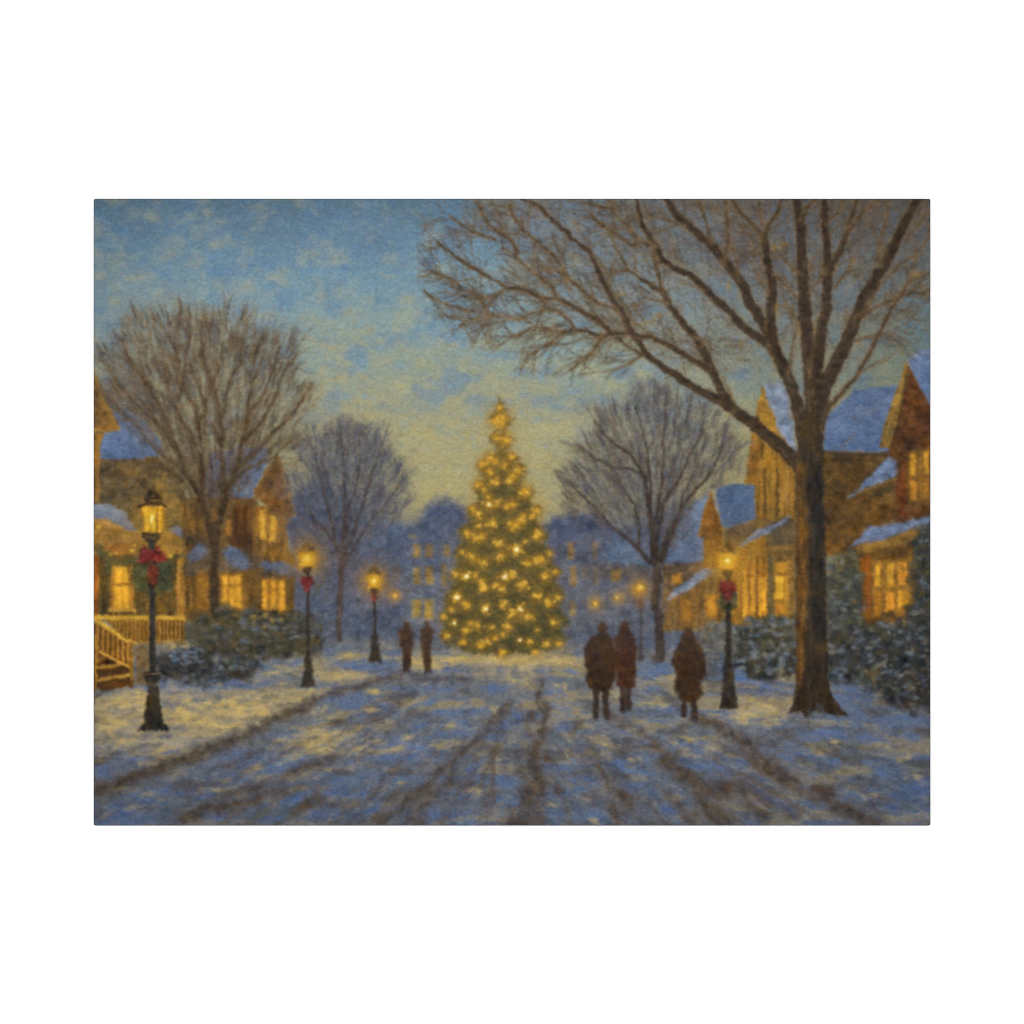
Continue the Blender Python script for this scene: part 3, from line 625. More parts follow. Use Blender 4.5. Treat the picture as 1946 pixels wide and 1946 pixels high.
def tufts(P, fork, n, cols, al, ln=(16, 44), w=(4, 9), jitter=.18):
    """soft broad strokes fanning out from the fork: the clumps of a crown and the gaps in it"""
    for _ in range(n):
        x, y = rnd_in(P)
        a = math.atan2(y - fork[1], x - fork[0]) + random.gauss(0, jitter)
        dab(x, y, U(*ln), U(*w), a, jit(random.choice(cols), 7), U(*al), None, 0.0)


def ring(cx, cy, rx, ry, n=36, k=.06):
    ph = [U(0, 6.3) for _ in range(4)]
    return [(cx + rx * math.cos(t) * (1 + k * math.sin(3 * t + ph[0]) + k * math.sin(7 * t + ph[1])), cy + ry * math.sin(t) * (1 + k * math.sin(5 * t + ph[2]) + k * math.sin(8 * t + ph[3])))
            for t in np.linspace(0, 2 * math.pi, n, endpoint=False)]


def notch(P, a=20):
    """an outline broken into tufts and gaps"""
    cx_ = sum(p[0] for p in P) / len(P); cy_ = sum(p[1] for p in P) / len(P); out = []
    for (ax, ay), (bx, by) in zip(P, P[1:] + P[:1]):
        n = max(1, int(math.hypot(bx - ax, by - ay) / 14))
        for k in range(n):
            x, y = ax + (bx - ax) * k / n, ay + (by - ay) * k / n
            r = math.hypot(x - cx_, y - cy_); f = 1 + max(-2, min(.55, random.gauss(-.12, .7))) * a / r
            out.append((cx_ + (x - cx_) * f, cy_ + (y - cy_) * f))
    return out


BR = [(92, 74, 56), (106, 84, 58), (84, 70, 58), (122, 94, 60)]
BRH = [(112, 98, 80), (98, 88, 78), (124, 104, 78), (94, 96, 106), (138, 118, 86), (86, 76, 66)]
BLH = [(82, 84, 100), (74, 78, 100), (94, 94, 104), (104, 96, 90), (70, 76, 104), (112, 108, 106)]
# blue-brown tree, second from the left
t2 = reg('painted_tree', None, 'bluish leafless tree between the brown house and the far buildings'); t2c = reg('crown', t2)
P2 = [(556, 1010), (552, 930), (560, 850), (590, 812), (640, 796), (690, 806), (726, 840), (750, 870), (772, 900), (778, 930), (764, 960), (742, 985), (722, 1010), (700, 1050), (660, 1080), (610, 1060)]
P2 = notch(P2, 18)
poly(P2, (84, 88, 104), 34, .6, t2c, 15, .09, c2=(80, 84, 104))
tufts(P2, (652, 1090), 210, [(72, 76, 92), (84, 82, 88), (70, 74, 98), (98, 94, 92), (78, 74, 76), (112, 108, 100)], (.25, .5), (14, 34), (5, 11))
tufts([(700, 830), (790, 900), (780, 950), (720, 930)], (652, 1090), 20, [(86, 84, 88), (110, 102, 90)], (.2, .4), (10, 22), (3, 6))
tufts([(575, 830), (640, 790), (720, 820), (690, 850)], (652, 1090), 24, [(112, 98, 78), (128, 108, 78), (80, 84, 104)], (.15, .35), (8, 18), (3, 6))
crown(P2, (652, 1090), 800, [(66, 70, 88), (76, 74, 82), (62, 66, 92), (86, 80, 76), (94, 94, 100)], (.2, .5), (10, 24), (1.6, 3.4), None)
crown(ring(662, 830, 95, 34), (652, 1090), 140, [(98, 92, 92), (116, 104, 92), (84, 86, 104)], (.15, .4), (8, 20), (1, 2))
keep2 = lambda x, y: 548 < x < 782 and 792 < y
for P, w in [([(645, 1215), (645, 1170), (648, 1105), (650, 1060), (655, 1010)], (11, 11)), ([(649, 1100), (640, 1040), (618, 1008), (597, 987), (578, 960)], (10, 3)), ([(652, 1060), (656, 1000), (654, 930), (652, 850), (648, 815)], (9, 2)),
             ([(656, 1050), (684, 977), (700, 925), (716, 873), (724, 845)], (9, 2)), ([(650, 1080), (690, 1010), (730, 960), (756, 930)], (8, 2)), ([(638, 1030), (622, 960), (606, 900), (600, 860)], (7, 2)), ([(655, 990), (676, 930), (684, 870), (682, 830)], (6, 2))]:
    P = wob(P, 1.6)
    line(P, w, (72, 64, 62), .85, 2, t2, 1, .1, thr=.4)
    for q in P[3:]:
        twigs(q[0], q[1], math.atan2(P[-1][1] - P[0][1], P[-1][0] - P[0][0]) + random.gauss(0, .5), U(22, 44), 2.6, 1, [(84, 76, 80), (72, 74, 92), (96, 84, 76)], None, .5, .45, .4, keep2)
line([(644, 1215), (646, 1160), (648, 1110)], (8, 7), (92, 72, 56), .55, 2)

# leafless tree right of the decorated tree
t3 = reg('painted_tree', None, 'leafless grey brown tree right of the decorated tree'); t3c = reg('crown', t3)
P3 = [(1076, 960), (1066, 905), (1082, 870), (1112, 830), (1120, 790), (1160, 760), (1215, 742), (1270, 744), (1325, 762), (1378, 800), (1410, 850), (1396, 896), (1340, 930), (1310, 980), (1280, 1040), (1240, 1060), (1190, 1020), (1130, 985)]
P3 = notch(P3, 22)
poly(P3, (100, 98, 98), 36, .46, t3c, 18, .09, c2=(88, 92, 106), thr=.5)
tufts(P3, (1246, 1090), 300, [(80, 82, 94), (96, 86, 76), (84, 76, 72), (104, 98, 94), (74, 78, 96), (122, 110, 88), (96, 80, 62)], (.22, .5), (14, 36), (4, 10))
tufts([(1130, 960), (1180, 925), (1200, 960), (1150, 985)], (1246, 1090), 12, [(150, 126, 78), (140, 118, 80)], (.2, .4), (8, 16), (4, 8))
crown(P3, (1246, 1090), 1000, [(72, 72, 84), (84, 72, 62), (78, 72, 72), (98, 88, 76), (66, 70, 90), (112, 98, 78)], (.18, .46), (10, 26), (1.5, 3.2), None)
poly(ring(1220, 950, 80, 60), (82, 84, 98), 22, .3, None, 8)
keep3 = lambda x, y: 1060 < x < 1400 and y > 738
for P, w in [([(1254, 1250), (1251, 1170), (1247, 1080), (1244, 1030)], (18, 16)), ([(1244, 1060), (1241, 1018), (1233, 956), (1225, 905), (1198, 863), (1170, 845), (1146, 826), (1130, 800)], (13, 2)),
             ([(1243, 1075), (1210, 1040), (1177, 1012), (1145, 980), (1115, 950), (1092, 925), (1078, 905)], (9, 2)), ([(1254, 1065), (1272, 1012), (1301, 956), (1338, 915), (1363, 873), (1375, 845)], (12, 2.5)),
             ([(1248, 1030), (1252, 1000), (1262, 956), (1287, 915), (1311, 863), (1332, 825), (1340, 795)], (9, 2)), ([(1236, 970), (1238, 920), (1232, 860), (1218, 800), (1206, 770)], (6, 2)), ([(1244, 1000), (1258, 920), (1262, 850), (1264, 780)], (7, 2)),
             ([(1225, 905), (1200, 890), (1170, 890), (1130, 870), (1105, 850)], (5, 2)), ([(1213, 1042), (1216, 1000), (1205, 960), (1180, 920), (1160, 900)], (5, 2)), ([(1258, 1070), (1284, 1000), (1300, 940), (1318, 900)], (6, 2))]:
    P = wob(P, 1.8)
    line(P, w, (64, 54, 47), .92, 2, t3, 1, .1, thr=.4)
    for q in P[2:]:
        twigs(q[0], q[1], math.atan2(P[-1][1] - P[0][1], P[-1][0] - P[0][0]) + random.gauss(0, .5), U(22, 42), 2.6, 1, [(92, 78, 66), (84, 78, 82), (112, 94, 72)], t3c, .5, .45, .4, keep3)
line([(1250, 1245), (1258, 1250), (1244, 1252)], (14, 18), (74, 66, 62), .7, 4, t3)

# large tree at the left
t1 = reg('painted_tree', None, 'large round leafless brown tree at the left'); t1c = reg('crown', t1)

P1 = [(196, 735), (192, 690), (210, 640), (250, 612), (300, 590), (345, 580), (400, 582), (445, 600), (500, 625), (545, 650), (572, 690), (588, 735), (582, 790), (560, 845), (510, 880), (470, 920), (430, 950), (380, 950), (330, 900), (280, 850), (240, 790)]
P1 = notch(P1, 26)
poly(P1, (118, 104, 82), 34, .40, t1c, 18, .09, c2=(104, 92, 74))
tufts(P1, (405, 1010), 330, [(92, 78, 62), (104, 86, 62), (84, 76, 70), (118, 96, 64), (80, 82, 92), (140, 126, 96), (96, 74, 50), (76, 64, 56)], (.22, .5), (16, 46), (4, 11))
tufts(ring(400, 670, 130, 66), (405, 1010), 90, [(84, 74, 66), (92, 78, 62), (82, 82, 90)], (.25, .5), (14, 34), (6, 13))
tufts(ring(290, 720, 80, 60), (405, 1010), 50, [(92, 76, 58), (84, 78, 74)], (.25, .5), (14, 34), (6, 12))
tufts([(330, 880), (420, 850), (470, 900), (420, 960), (370, 960)], (405, 1010), 40, [(92, 70, 46), (104, 78, 48)], (.25, .5), (14, 34), (5, 10))
crown(P1, (405, 1010), 1300, [(84, 70, 54), (98, 80, 56), (74, 64, 56), (112, 90, 60), (92, 84, 78), (128, 108, 76)], (.18, .48), (12, 34), (1.5, 3.2), None, .2)
crown(ring(395, 620, 170, 40), (405, 1010), 260, [(118, 96, 66), (134, 112, 80), (104, 92, 80)], (.15, .38), (8, 22), (1, 2.2))
for x, y, r in [(320, 670, 16), (350, 660, 16), (440, 660, 14), (450, 640, 14), (255, 690, 14)]:
    dab(x, y, r, r * 1.2, U(-1, 1), random.choice([(84, 90, 108), (96, 78, 58)]), .3, None, .05)
for x, y, rx, ry, a in [(384, 716, 8, 34, 1.35), (352, 770, 7, 40, 1.1), (420, 690, 6, 22, 1.6), (300, 735, 6, 22, .9), (398, 800, 7, 26, 1.4), (440, 790, 7, 26, 1.9), (470, 740, 6, 26, 2.1), (372, 660, 5, 10, 1), (455, 860, 6, 18, 2), (500, 780, 6, 22, 2.2), (325, 700, 5, 14, 1)]:
    dab(x, y, ry, rx, a, random.choice([(146, 142, 124), (126, 134, 144), (158, 146, 116)]), .5, None, .0)
keep1 = lambda x, y: 186 < x < 612 and 572 < y
for P, w in [([(406, 1238), (406, 1170), (407, 1100), (408, 1040), (404, 1000)], (19, 15)), ([(405, 1040), (387, 967), (365, 915), (340, 861), (302, 807), (280, 776), (250, 745)], (12, 3)), ([(398, 1000), (383, 936), (383, 873), (377, 811), (369, 770), (350, 743), (336, 670), (319, 639)], (9, 2.5)),
             ([(340, 861), (316, 800), (294, 753), (269, 714), (249, 687), (232, 650)], (8, 2)), ([(408, 1030), (418, 985), (435, 925), (449, 894), (460, 842), (470, 791), (478, 730), (500, 680)], (12, 2.5)),
             ([(424, 960), (425, 915), (421, 853), (418, 791), (408, 743), (389, 691), (385, 650), (380, 610)], (11, 2.5)), ([(450, 890), (493, 853), (520, 820), (543, 801), (575, 760), (592, 730)], (9, 2)), ([(418, 800), (430, 745), (437, 720), (456, 690), (462, 640)], (6, 2)),
             ([(377, 811), (392, 770), (402, 730), (420, 690), (424, 650)], (5, 2)), ([(460, 842), (500, 800), (530, 740), (548, 690)], (6, 2)), ([(365, 915), (330, 880), (290, 850), (250, 800), (220, 770)], (6, 2)), ([(383, 873), (360, 820), (330, 760), (310, 690)], (5, 2)),
             ([(470, 791), (500, 750), (520, 700), (530, 660)], (4, 1.6)), ([(302, 807), (262, 770), (224, 730), (205, 700)], (5, 1.6)), ([(435, 925), (470, 890), (520, 870), (560, 830)], (6, 2)), ([(340, 760), (350, 700), (360, 640), (352, 600)], (4, 1.5)), ([(421, 853), (400, 800), (380, 740), (360, 690)], (5, 2))]:
    P = wob(P, 1.8)
    line(P, (w[0] + 4, w[1] + 4), (104, 82, 56), .4, 4, None, 1.5)
    line(P, w, (76, 60, 45), .74, 2.4, t1, 1, .12, thr=.4)
    for q in P[3:]:
        twigs(q[0], q[1], math.atan2(P[-1][1] - q[1], P[-1][0] - q[0] + .01) + random.gauss(0, .45), U(26, 50), 3, 1, BR + [(128, 100, 66)], t1c, .48, .42, .4, keep1)
line([(401, 1230), (402, 1120), (402, 1050)], (6, 5), (112, 84, 46), .5, 2)
poly([(366, 950), (400, 930), (440, 950), (424, 1040), (396, 1050)], (94, 74, 46), 12, .5, None, 3, .1)
for P, w in [([(405, 1040), (387, 967), (365, 915)], (12, 9)), ([(408, 1030), (418, 985), (435, 925), (449, 894)], (12, 9)), ([(398, 1000), (383, 936), (383, 873)], (9, 6)), ([(406, 1200), (408, 1040), (404, 1000)], (17, 14))]:
    line(wob(P, 1.4), w, (70, 54, 39), .85, 2, t1, 1, .12)

for P, fk, cs, n in [(P1, (405, 1010), [(104, 84, 60), (92, 78, 64), (122, 100, 68)], 260), (P2, (652, 1090), [(80, 80, 92), (98, 88, 78), (72, 76, 96)], 130), (P3, (1246, 1090), [(98, 86, 74), (84, 82, 90), (112, 96, 74)], 190)]:
    for _ in range(n):
        k = random.randrange(len(P)); (ax, ay), (bx, by) = P[k], P[(k + 1) % len(P)]; t = random.random()
        x, y = ax + (bx - ax) * t, ay + (by - ay) * t
        if y > fk[1] - 110:
            continue
        a = math.atan2(y - fk[1], x - fk[0]) + random.gauss(0, .3); f = U(-34, -4)
        x += math.cos(a) * f; y += math.sin(a) * f; L = U(12, 36)
        line(wob([(x, y), (x + math.cos(a) * L, y + math.sin(a) * L)], 1.5), (U(2, 4.5), 1), jit(random.choice(cs), 7), U(.2, .5), 1.6, None, .8, .05)

crown(P1, (405, 1010), 300, [(66, 54, 44), (78, 62, 46), (66, 64, 66), (96, 74, 50)], (.3, .55), (16, 40), (2, 4.4), None, .16)
for x, y, rx, ry, a in [(384, 716, 6, 30, 1.35), (352, 770, 6, 32, 1.1), (420, 690, 5, 18, 1.6), (398, 800, 6, 24, 1.4), (442, 780, 6, 22, 1.9), (470, 740, 5, 22, 2.1), (500, 780, 5, 20, 2.2), (310, 740, 5, 20, .9), (270, 760, 5, 20, .8), (380, 850, 5, 20, 1.3), (432, 850, 6, 22, 1.8), (540, 740, 5, 16, 2.3), (490, 690, 5, 14, 2), (240, 700, 5, 14, .8)]:
    for q in range(3):
        dab(x + U(-4, 4), y + U(-8, 8), ry * U(.5, .9), rx * U(.6, 1), a, jit(random.choice([(148, 142, 122), (128, 136, 146), (158, 148, 116)]), 6), .34, None, .0)
crown([(290, 830), (330, 790), (470, 800), (520, 850), (460, 930), (430, 990), (380, 990), (340, 930)], (405, 1040), 260, [(80, 60, 40), (92, 70, 44), (70, 58, 46)], (.2, .45), (16, 44), (2, 4.6), None, .14)
crown(P3, (1246, 1090), 260, [(66, 58, 54), (74, 66, 62), (60, 62, 78)], (.25, .5), (16, 40), (2, 4.2), None, .16)

# ---------------------------------------------------------------- bushes at the left
bL = reg('painted_bush', None, 'long snow dusted hedge under the windows of the brown house')
HD = [(360, 1196), (376, 1164), (420, 1156), (470, 1158), (520, 1166), (560, 1162), (600, 1170), (612, 1220), (590, 1246), (500, 1250), (420, 1242), (362, 1236)]
poly(HD, (76, 70, 52), 9, .95, bL, 8, .14, c2=(62, 57, 46))
dabs_in(HD, 90, [(58, 57, 47), (98, 82, 48), (88, 90, 92), (56, 55, 50)], (9, 18), .7, (-.6, .6), (.3, .6))
dabs_in(HD, 200, [(62, 60, 44), (54, 54, 46), (104, 84, 44), (116, 92, 46), (84, 86, 84), (72, 64, 40)], (4, 9), .7, (-.8, .8), (.25, .6))
dabs_in([(380, 1190), (470, 1172), (560, 1180), (600, 1210), (500, 1225), (400, 1215)], 60, [(106, 116, 134), (116, 120, 124), (98, 110, 134)], (6, 13), .5, (-.1, .6), (.25, .55))
dabs_in([(440, 1168), (500, 1166), (550, 1180), (500, 1195)], 26, [(150, 118, 54), (160, 126, 56)], (5, 10), .6, al=(.25, .55))
poly([(352, 1180), (372, 1180), (380, 1240), (354, 1235)], (84, 80, 68), 6, .8, None, 2, .12)
dabs_in([(575, 1090), (630, 1080), (640, 1240), (575, 1250)], 120, [(66, 72, 80), (76, 80, 84), (88, 84, 62), (70, 74, 94)], (4, 10), .8, al=(.2, .5))
bF = reg('painted_bush', None, 'low dark snow capped bush behind the big left lamp')
BS = [(298, 1258), (316, 1232), (350, 1222), (382, 1228), (400, 1240), (440, 1244), (474, 1250), (492, 1268), (486, 1284), (440, 1292), (390, 1300), (330, 1294), (300, 1284)]
poly(BS, (56, 58, 58), 9, .95, bF, 8, .14, c2=(50, 48, 44))
dabs_in(BS, 60, [(50, 52, 54), (92, 98, 108), (70, 62, 52)], (8, 16), .7, (-.6, .6), (.3, .6))
dabs_in(BS, 140, [(58, 60, 60), (70, 66, 56), (92, 96, 104), (84, 76, 60), (64, 68, 76)], (4, 9), .7, (-.8, .8), (.3, .6))
dabs_in([(314, 1236), (350, 1224), (390, 1236), (390, 1262), (330, 1262)], 60, [(116, 130, 152), (104, 118, 142), (130, 136, 146)], (5, 10), .6, (-.3, .5), (.35, .6))
dabs_in([(400, 1246), (470, 1252), (470, 1275), (410, 1275)], 44, [(108, 120, 142), (124, 118, 96), (110, 116, 130)], (4, 9), .6, al=(.3, .55))
dabs_in([(306, 1222), (356, 1212), (372, 1228), (316, 1238)], 20, [(184, 156, 100), (168, 146, 104)], (6, 12), .45, (-.4, .2), (.35, .6))
dabs_in([(380, 1295), (470, 1288), (540, 1300), (450, 1310)], 24, [(92, 104, 140), (84, 92, 116)], (10, 20), .3, (-.1, .2), (.3, .5))

# ---------------------------------------------------------------- bushes at the right
bM = reg('painted_bush', None, 'snow dusted dark bush between the right lamp and the big trunk')
B1 = [(1394, 1200), (1420, 1178), (1470, 1172), (1516, 1176), (1520, 1272), (1480, 1288), (1430, 1284), (1396, 1266)]
B0 = [(1326, 1200), (1350, 1182), (1396, 1184), (1400, 1262), (1346, 1256), (1330, 1236)]
poly(B0, (96, 90, 76), 9, .9, bM, 8, .14, c2=(84, 84, 86)); poly(B1, (62, 60, 50), 9, 1, bM, 8, .14, c2=(50, 50, 46))
dabs_in(B1, 60, [(50, 54, 56), (90, 92, 94), (82, 74, 56), (48, 50, 52)], (8, 16), .7, (-.6, .6), (.3, .65))
dabs_in(B1, 120, [(60, 64, 64), (72, 70, 58), (98, 90, 68), (54, 58, 60), (84, 86, 88)], (4, 10), .75, (-.8, .8), (.3, .6))
dabs_in(B1, 40, [(122, 132, 146), (132, 134, 132), (110, 122, 142)], (6, 13), .7, (-.4, .6), (.3, .6))
dabs_in([(1400, 1180), (1470, 1170), (1510, 1180), (1490, 1200), (1420, 1200)], 40, [(142, 108, 46), (126, 100, 50), (120, 124, 124)], (4, 9), .6, al=(.3, .55))
dabs_in(B0, 90, [(80, 80, 76), (104, 92, 64), (94, 96, 100), (68, 72, 76)], (4, 9), .8, al=(.25, .5))
for x, y, r, c in [(1396, 1200, 8, (138, 142, 142)), (1452, 1242, 10, (140, 134, 114)), (1475, 1206, 14, (114, 124, 136)), (1494, 1186, 8, (118, 128, 138)), (1484, 1250, 9, (106, 118, 134))]:
    dab(x, y, r, r * .7, .3, c, .6, None, .1)
bT = reg('painted_bush', None, 'tall dark shrub with pale flecks between the big trunk and the right edge house')
B2 = [(1568, 1100), (1580, 1062), (1602, 1048), (1630, 1056), (1638, 1110), (1644, 1180), (1640, 1240), (1570, 1260)]
poly(B2, (74, 72, 58), 9, .97, bT, 8, .14, c2=(70, 70, 66))
dabs_in(B2, 150, [(62, 64, 56), (74, 76, 68), (92, 84, 56), (58, 64, 70)], (4, 9), 1, (-.8, .8), (.3, .6))
for x, y, r in [(1586, 1122, 12), (1594, 1144, 10), (1612, 1112, 9), (1582, 1158, 8), (1604, 1160, 9), (1620, 1134, 7)]:
    for q in range(4):
        dab(x + U(-5, 5), y + U(-5, 5), r * U(.4, .9), r * U(.3, .6), U(-1, 1), jit((132, 130, 118), 8), .4, None, .1)
for x, y in [(1580, 1088), (1596, 1082), (1625, 1142), (1588, 1070)]:
    dab(x, y, 6, 5, 0, (132, 104, 48), .5)
bR = reg('painted_bush', None, 'large snowy bush below the glowing window at the right edge')
B3 = [(1560, 1240), (1580, 1212), (1630, 1196), (1660, 1182), (1710, 1172), (1738, 1140), (1726, 1090), (1738, 1040), (1752, 1000), (1780, 990), (1780, 1350), (1700, 1342), (1668, 1318), (1630, 1304), (1600, 1300), (1572, 1290)]
poly(B3, (54, 54, 48), 9, .97, bR, 8, .14, c2=(50, 50, 50))
dabs_in(B3, 110, [(48, 54, 60), (78, 70, 52), (54, 56, 52), (84, 88, 92)], (10, 20), .7, (-.6, .6), (.3, .65))
dabs_in(B3, 240, [(56, 62, 66), (66, 68, 64), (88, 78, 54), (76, 80, 84), (52, 56, 60), (96, 82, 54)], (5, 11), .75, (-.8, .8), (.3, .6))
for x, y, rx, ry, c in [(1700, 1200, 16, 12, (122, 130, 142)), (1740, 1210, 18, 10, (116, 124, 138)), (1680, 1256, 18, 12, (142, 134, 112)), (1735, 1236, 8, 8, (150, 128, 84)), (1620, 1292, 24, 14, (110, 120, 140)), (1590, 1280, 16, 12, (104, 116, 136)), (1720, 1275, 22, 9, (126, 126, 118)), (1690, 1276, 14, 6, (116, 122, 130)),
                        (1758, 1290, 12, 14, (86, 98, 130)), (1600, 1234, 16, 8, (94, 106, 126)), (1655, 1245, 14, 10, (96, 108, 122)), (1620, 1218, 14, 8, (116, 112, 90)), (1746, 1150, 10, 10, (96, 108, 130)), (1750, 1128, 8, 6, (140, 106, 46)), (1762, 1090, 6, 8, (136, 100, 44)), (1660, 1280, 12, 18, (118, 88, 48)), (1742, 1310, 14, 8, (110, 98, 72)), (1720, 1316, 16, 10, (80, 88, 108)), (1650, 1310, 14, 12, (92, 104, 132)), (1720, 1184, 9, 7, (168, 126, 52)), (1690, 1178, 12, 8, (132, 92, 40))]:
    for q in range(6):
        dab(x + random.gauss(0, rx * .45), y + random.gauss(0, ry * .45), rx * U(.3, .65), ry * U(.3, .65), U(-.8, .8), jit(c, 8), U(.3, .6), None, .05)

for B_, n in [(B1, 34), (B2, 16), (B3, 60), (B0, 16)]:
    for _ in range(n):
        x, y = rnd_in(B_); c = random.choice([(112, 122, 136), (124, 128, 130), (100, 112, 132), (130, 122, 100)])
        for q in range(4):
            dab(x + U(-7, 7), y + U(-4, 4), U(5, 11), U(3, 6), U(-.6, .6), jit(c, 7), U(.22, .45), None, .0)
for B_, n in [(HD, 60), (BS, 60), (B1, 70), (B2, 30), (B3, 110), (B0, 30)]:
    for _ in range(n):
        x, y = rnd_in(B_)
        dab(x, y, U(2.5, 6), U(1.8, 3.6), U(-.8, .8), jit(random.choice([(126, 136, 152), (112, 124, 146), (140, 140, 132)]), 9), U(.2, .5), None, .0)

# ---------------------------------------------------------------- decorated tree
ct = reg('painted_christmas_tree', None, 'tall fir covered in glowing yellow lights, in the middle of the snow'); cf = reg('foliage', ct)
glow(952, 1190, 120, (150, 128, 78), .25, 60); glow(952, 800, 34, (190, 160, 90), .35, 44)
TR = [(952, 756), (960, 776), (976, 795), (966, 806), (955, 816), (962, 826), (977, 836), (968, 848), (958, 856), (974, 862), (984, 868), (978, 876), (992, 884), (999, 896), (990, 912), (984, 922), (996, 932), (1014, 932), (1004, 946), (1012, 962), (1030, 966), (1020, 984), (1016, 996),
      (1036, 1014), (1030, 1034), (1052, 1050), (1042, 1064), (1066, 1088), (1051, 1104), (1065, 1120), (1074, 1134), (1060, 1150), (1080, 1184), (1068, 1200), (1080, 1216), (1053, 1232), (1002, 1242), (950, 1244), (888, 1238), (857, 1228), (836, 1208), (847, 1190), (837, 1172),
      (850, 1150), (846, 1132), (861, 1112), (854, 1090), (872, 1074), (862, 1050), (880, 1030), (870, 1010), (892, 990), (888, 966), (908, 950), (898, 922), (918, 914), (910, 884), (924, 866), (942, 862), (946, 848), (932, 836), (940, 824), (948, 816), (938, 806), (929, 796), (944, 776)]
poly(TR, (118, 94, 44), 4, .96, cf, 4, .12, c2=(64, 64, 44), thr=.45)
poly([(950, 862), (975, 905), (1010, 990), (1040, 1080), (1062, 1200), (1000, 1236), (900, 1234), (852, 1200), (866, 1090), (900, 985), (925, 905)], (54, 58, 44), 12, .68, None, 4, .1)
LT = [(947, 798, 11, 1), (956, 795, 7, 1), (951, 804, 7, 0), (950, 775, 6, 0), (944, 832, 7, 0), (961, 834, 10, 0), (933, 870, 8, 1), (940, 878, 8, 0), (918, 882, 8, 0), (958, 883, 8, 0), (971, 869, 7, 0), (984, 893, 10, 0), (931, 897, 8, 0), (940, 916, 10, 0), (970, 913, 9, 1), (976, 905, 7, 0),
      (908, 921, 8, 0), (918, 930, 7, 0), (992, 937, 9, 1), (1002, 933, 8, 0), (929, 959, 10, 2), (945, 956, 8, 0), (927, 944, 6, 0), (965, 962, 9, 0), (975, 959, 7, 0), (898, 967, 7, 0), (909, 977, 10, 1), (992, 986, 10, 1), (1020, 971, 9, 0), (1013, 980, 6, 0), (936, 994, 11, 1), (969, 996, 7, 0), (979, 999, 9, 0), (910, 999, 6, 0),
      (888, 1014, 8, 0), (904, 1022, 10, 0), (916, 1019, 8, 1), (948, 1032, 10, 1), (981, 1044, 12, 2), (999, 1030, 5, 1), (1024, 1015, 9, 1), (1019, 1020, 7, 0), (896, 1058, 12, 1), (878, 1050, 6, 0), (920, 1068, 10, 1), (951, 1058, 9, 0), (1002, 1070, 9, 0), (1022, 1063, 9, 0), (1030, 1066, 7, 0), (1044, 1052, 6, 0),
      (886, 1096, 11, 2), (866, 1091, 8, 0), (904, 1093, 6, 0), (959, 1096, 9, 2), (972, 1093, 8, 0), (1036, 1096, 11, 1), (1056, 1086, 6, 0), (915, 1106, 7, 0), (920, 1116, 10, 1), (954, 1119, 9, 1), (942, 1112, 6, 0), (994, 1112, 12, 0), (868, 1135, 12, 2), (886, 1150, 9, 0), (1020, 1132, 9, 1), (1042, 1144, 10, 1), (1060, 1136, 7, 0),
      (923, 1157, 11, 2), (956, 1149, 8, 0), (988, 1158, 9, 2), (974, 1167, 10, 0), (1004, 1172, 11, 0), (858, 1159, 6, 0), (862, 1184, 7, 2), (895, 1184, 6, 0), (908, 1190, 9, 1), (885, 1198, 8, 0), (934, 1192, 6, 0), (966, 1191, 10, 1), (1052, 1182, 8, 0), (849, 1208, 8, 0), (880, 1220, 8, 0), (912, 1226, 9, 0), (928, 1219, 7, 0),
      (987, 1216, 5, 2), (1006, 1220, 8, 0), (1040, 1224, 8, 1), (1062, 1224, 7, 0), (844, 1172, 6, 0), (955, 1206, 6, 0), (940, 1212, 6, 0), (956, 1240, 8, 0), (1018, 1240, 6, 0), (1022, 1198, 5, 0)]
LT = LT[:99]
for x, y, r, hot in LT:
    glow(x, y, r * 2.2, (146, 108, 44), .34)
for q in range(2100):
    x, y = rnd_in(TR)
    if y < 850 and random.random() < .6:
        continue
    sd = 1 if x > 952 else -1
    c = random.choice([(64, 66, 48), (76, 72, 44), (92, 80, 42), (104, 84, 42), (56, 60, 50), (70, 72, 52), (60, 62, 46), (128, 98, 42)])
    a = U(.2, .9) * sd if sd > 0 else math.pi - U(.2, .9)
    L = U(5, 12)
    line([(x, y), (x + math.cos(a) * L, y + math.sin(a) * L - 1)], (U(1.8, 3.2), 1), jit(c, 8), U(.3, .6), 1.2, None, .5, 0)
for q in range(260):                                   # tips that break the outline
    k = random.randrange(len(TR)); ax, ay = TR[k]; bx, by = TR[(k + 1) % len(TR)]; t = random.random()
    x, y = ax + (bx - ax) * t, ay + (by - ay) * t
    a = (math.pi * .08 if x > 952 else math.pi * .92) + random.gauss(0, .5)
    line([(x, y), (x + math.cos(a) * 7, y + math.sin(a) * 7)], (2, .8), jit(random.choice([(112, 90, 46), (150, 114, 46), (86, 78, 56)]), 8), .5, .9, cf, .5, 0)
for q in range(70):
    x, y = rnd_in(TR)
    if y > 870:
        dab(x, y, U(7, 15), U(4, 8), U(-.5, .5), jit(random.choice([(48, 54, 42), (56, 58, 42), (44, 50, 44)]), 5), U(.3, .55), None, .0)
for x, y, r, hot in LT:
    li = reg('light', ct)
    r *= 1.02
    glow(x, y, r * 1.25, (176, 124, 36), .6)
    for q in range(10):
        dab(x + random.gauss(0, r * .45), y + random.gauss(0, r * .38), r * U(.35, .7), r * U(.28, .5), U(-.9, .9), jit(random.choice([(214, 158, 44), (192, 136, 38), (226, 174, 60)]), 8), U(.45, .8), None, .2)
    dab(x, y, r * .85, r * .72, 0, (212, 158, 46), .55, li, .1)
    if hot:
        dab(x + U(-2, 2), y, r * .4, r * .36, 0, (236, 192, 80), .85, None, .1)
    if hot == 2:
        dab(x + 1, y, 5, 4.8, 0, (250, 234, 176), 1, None, .35)
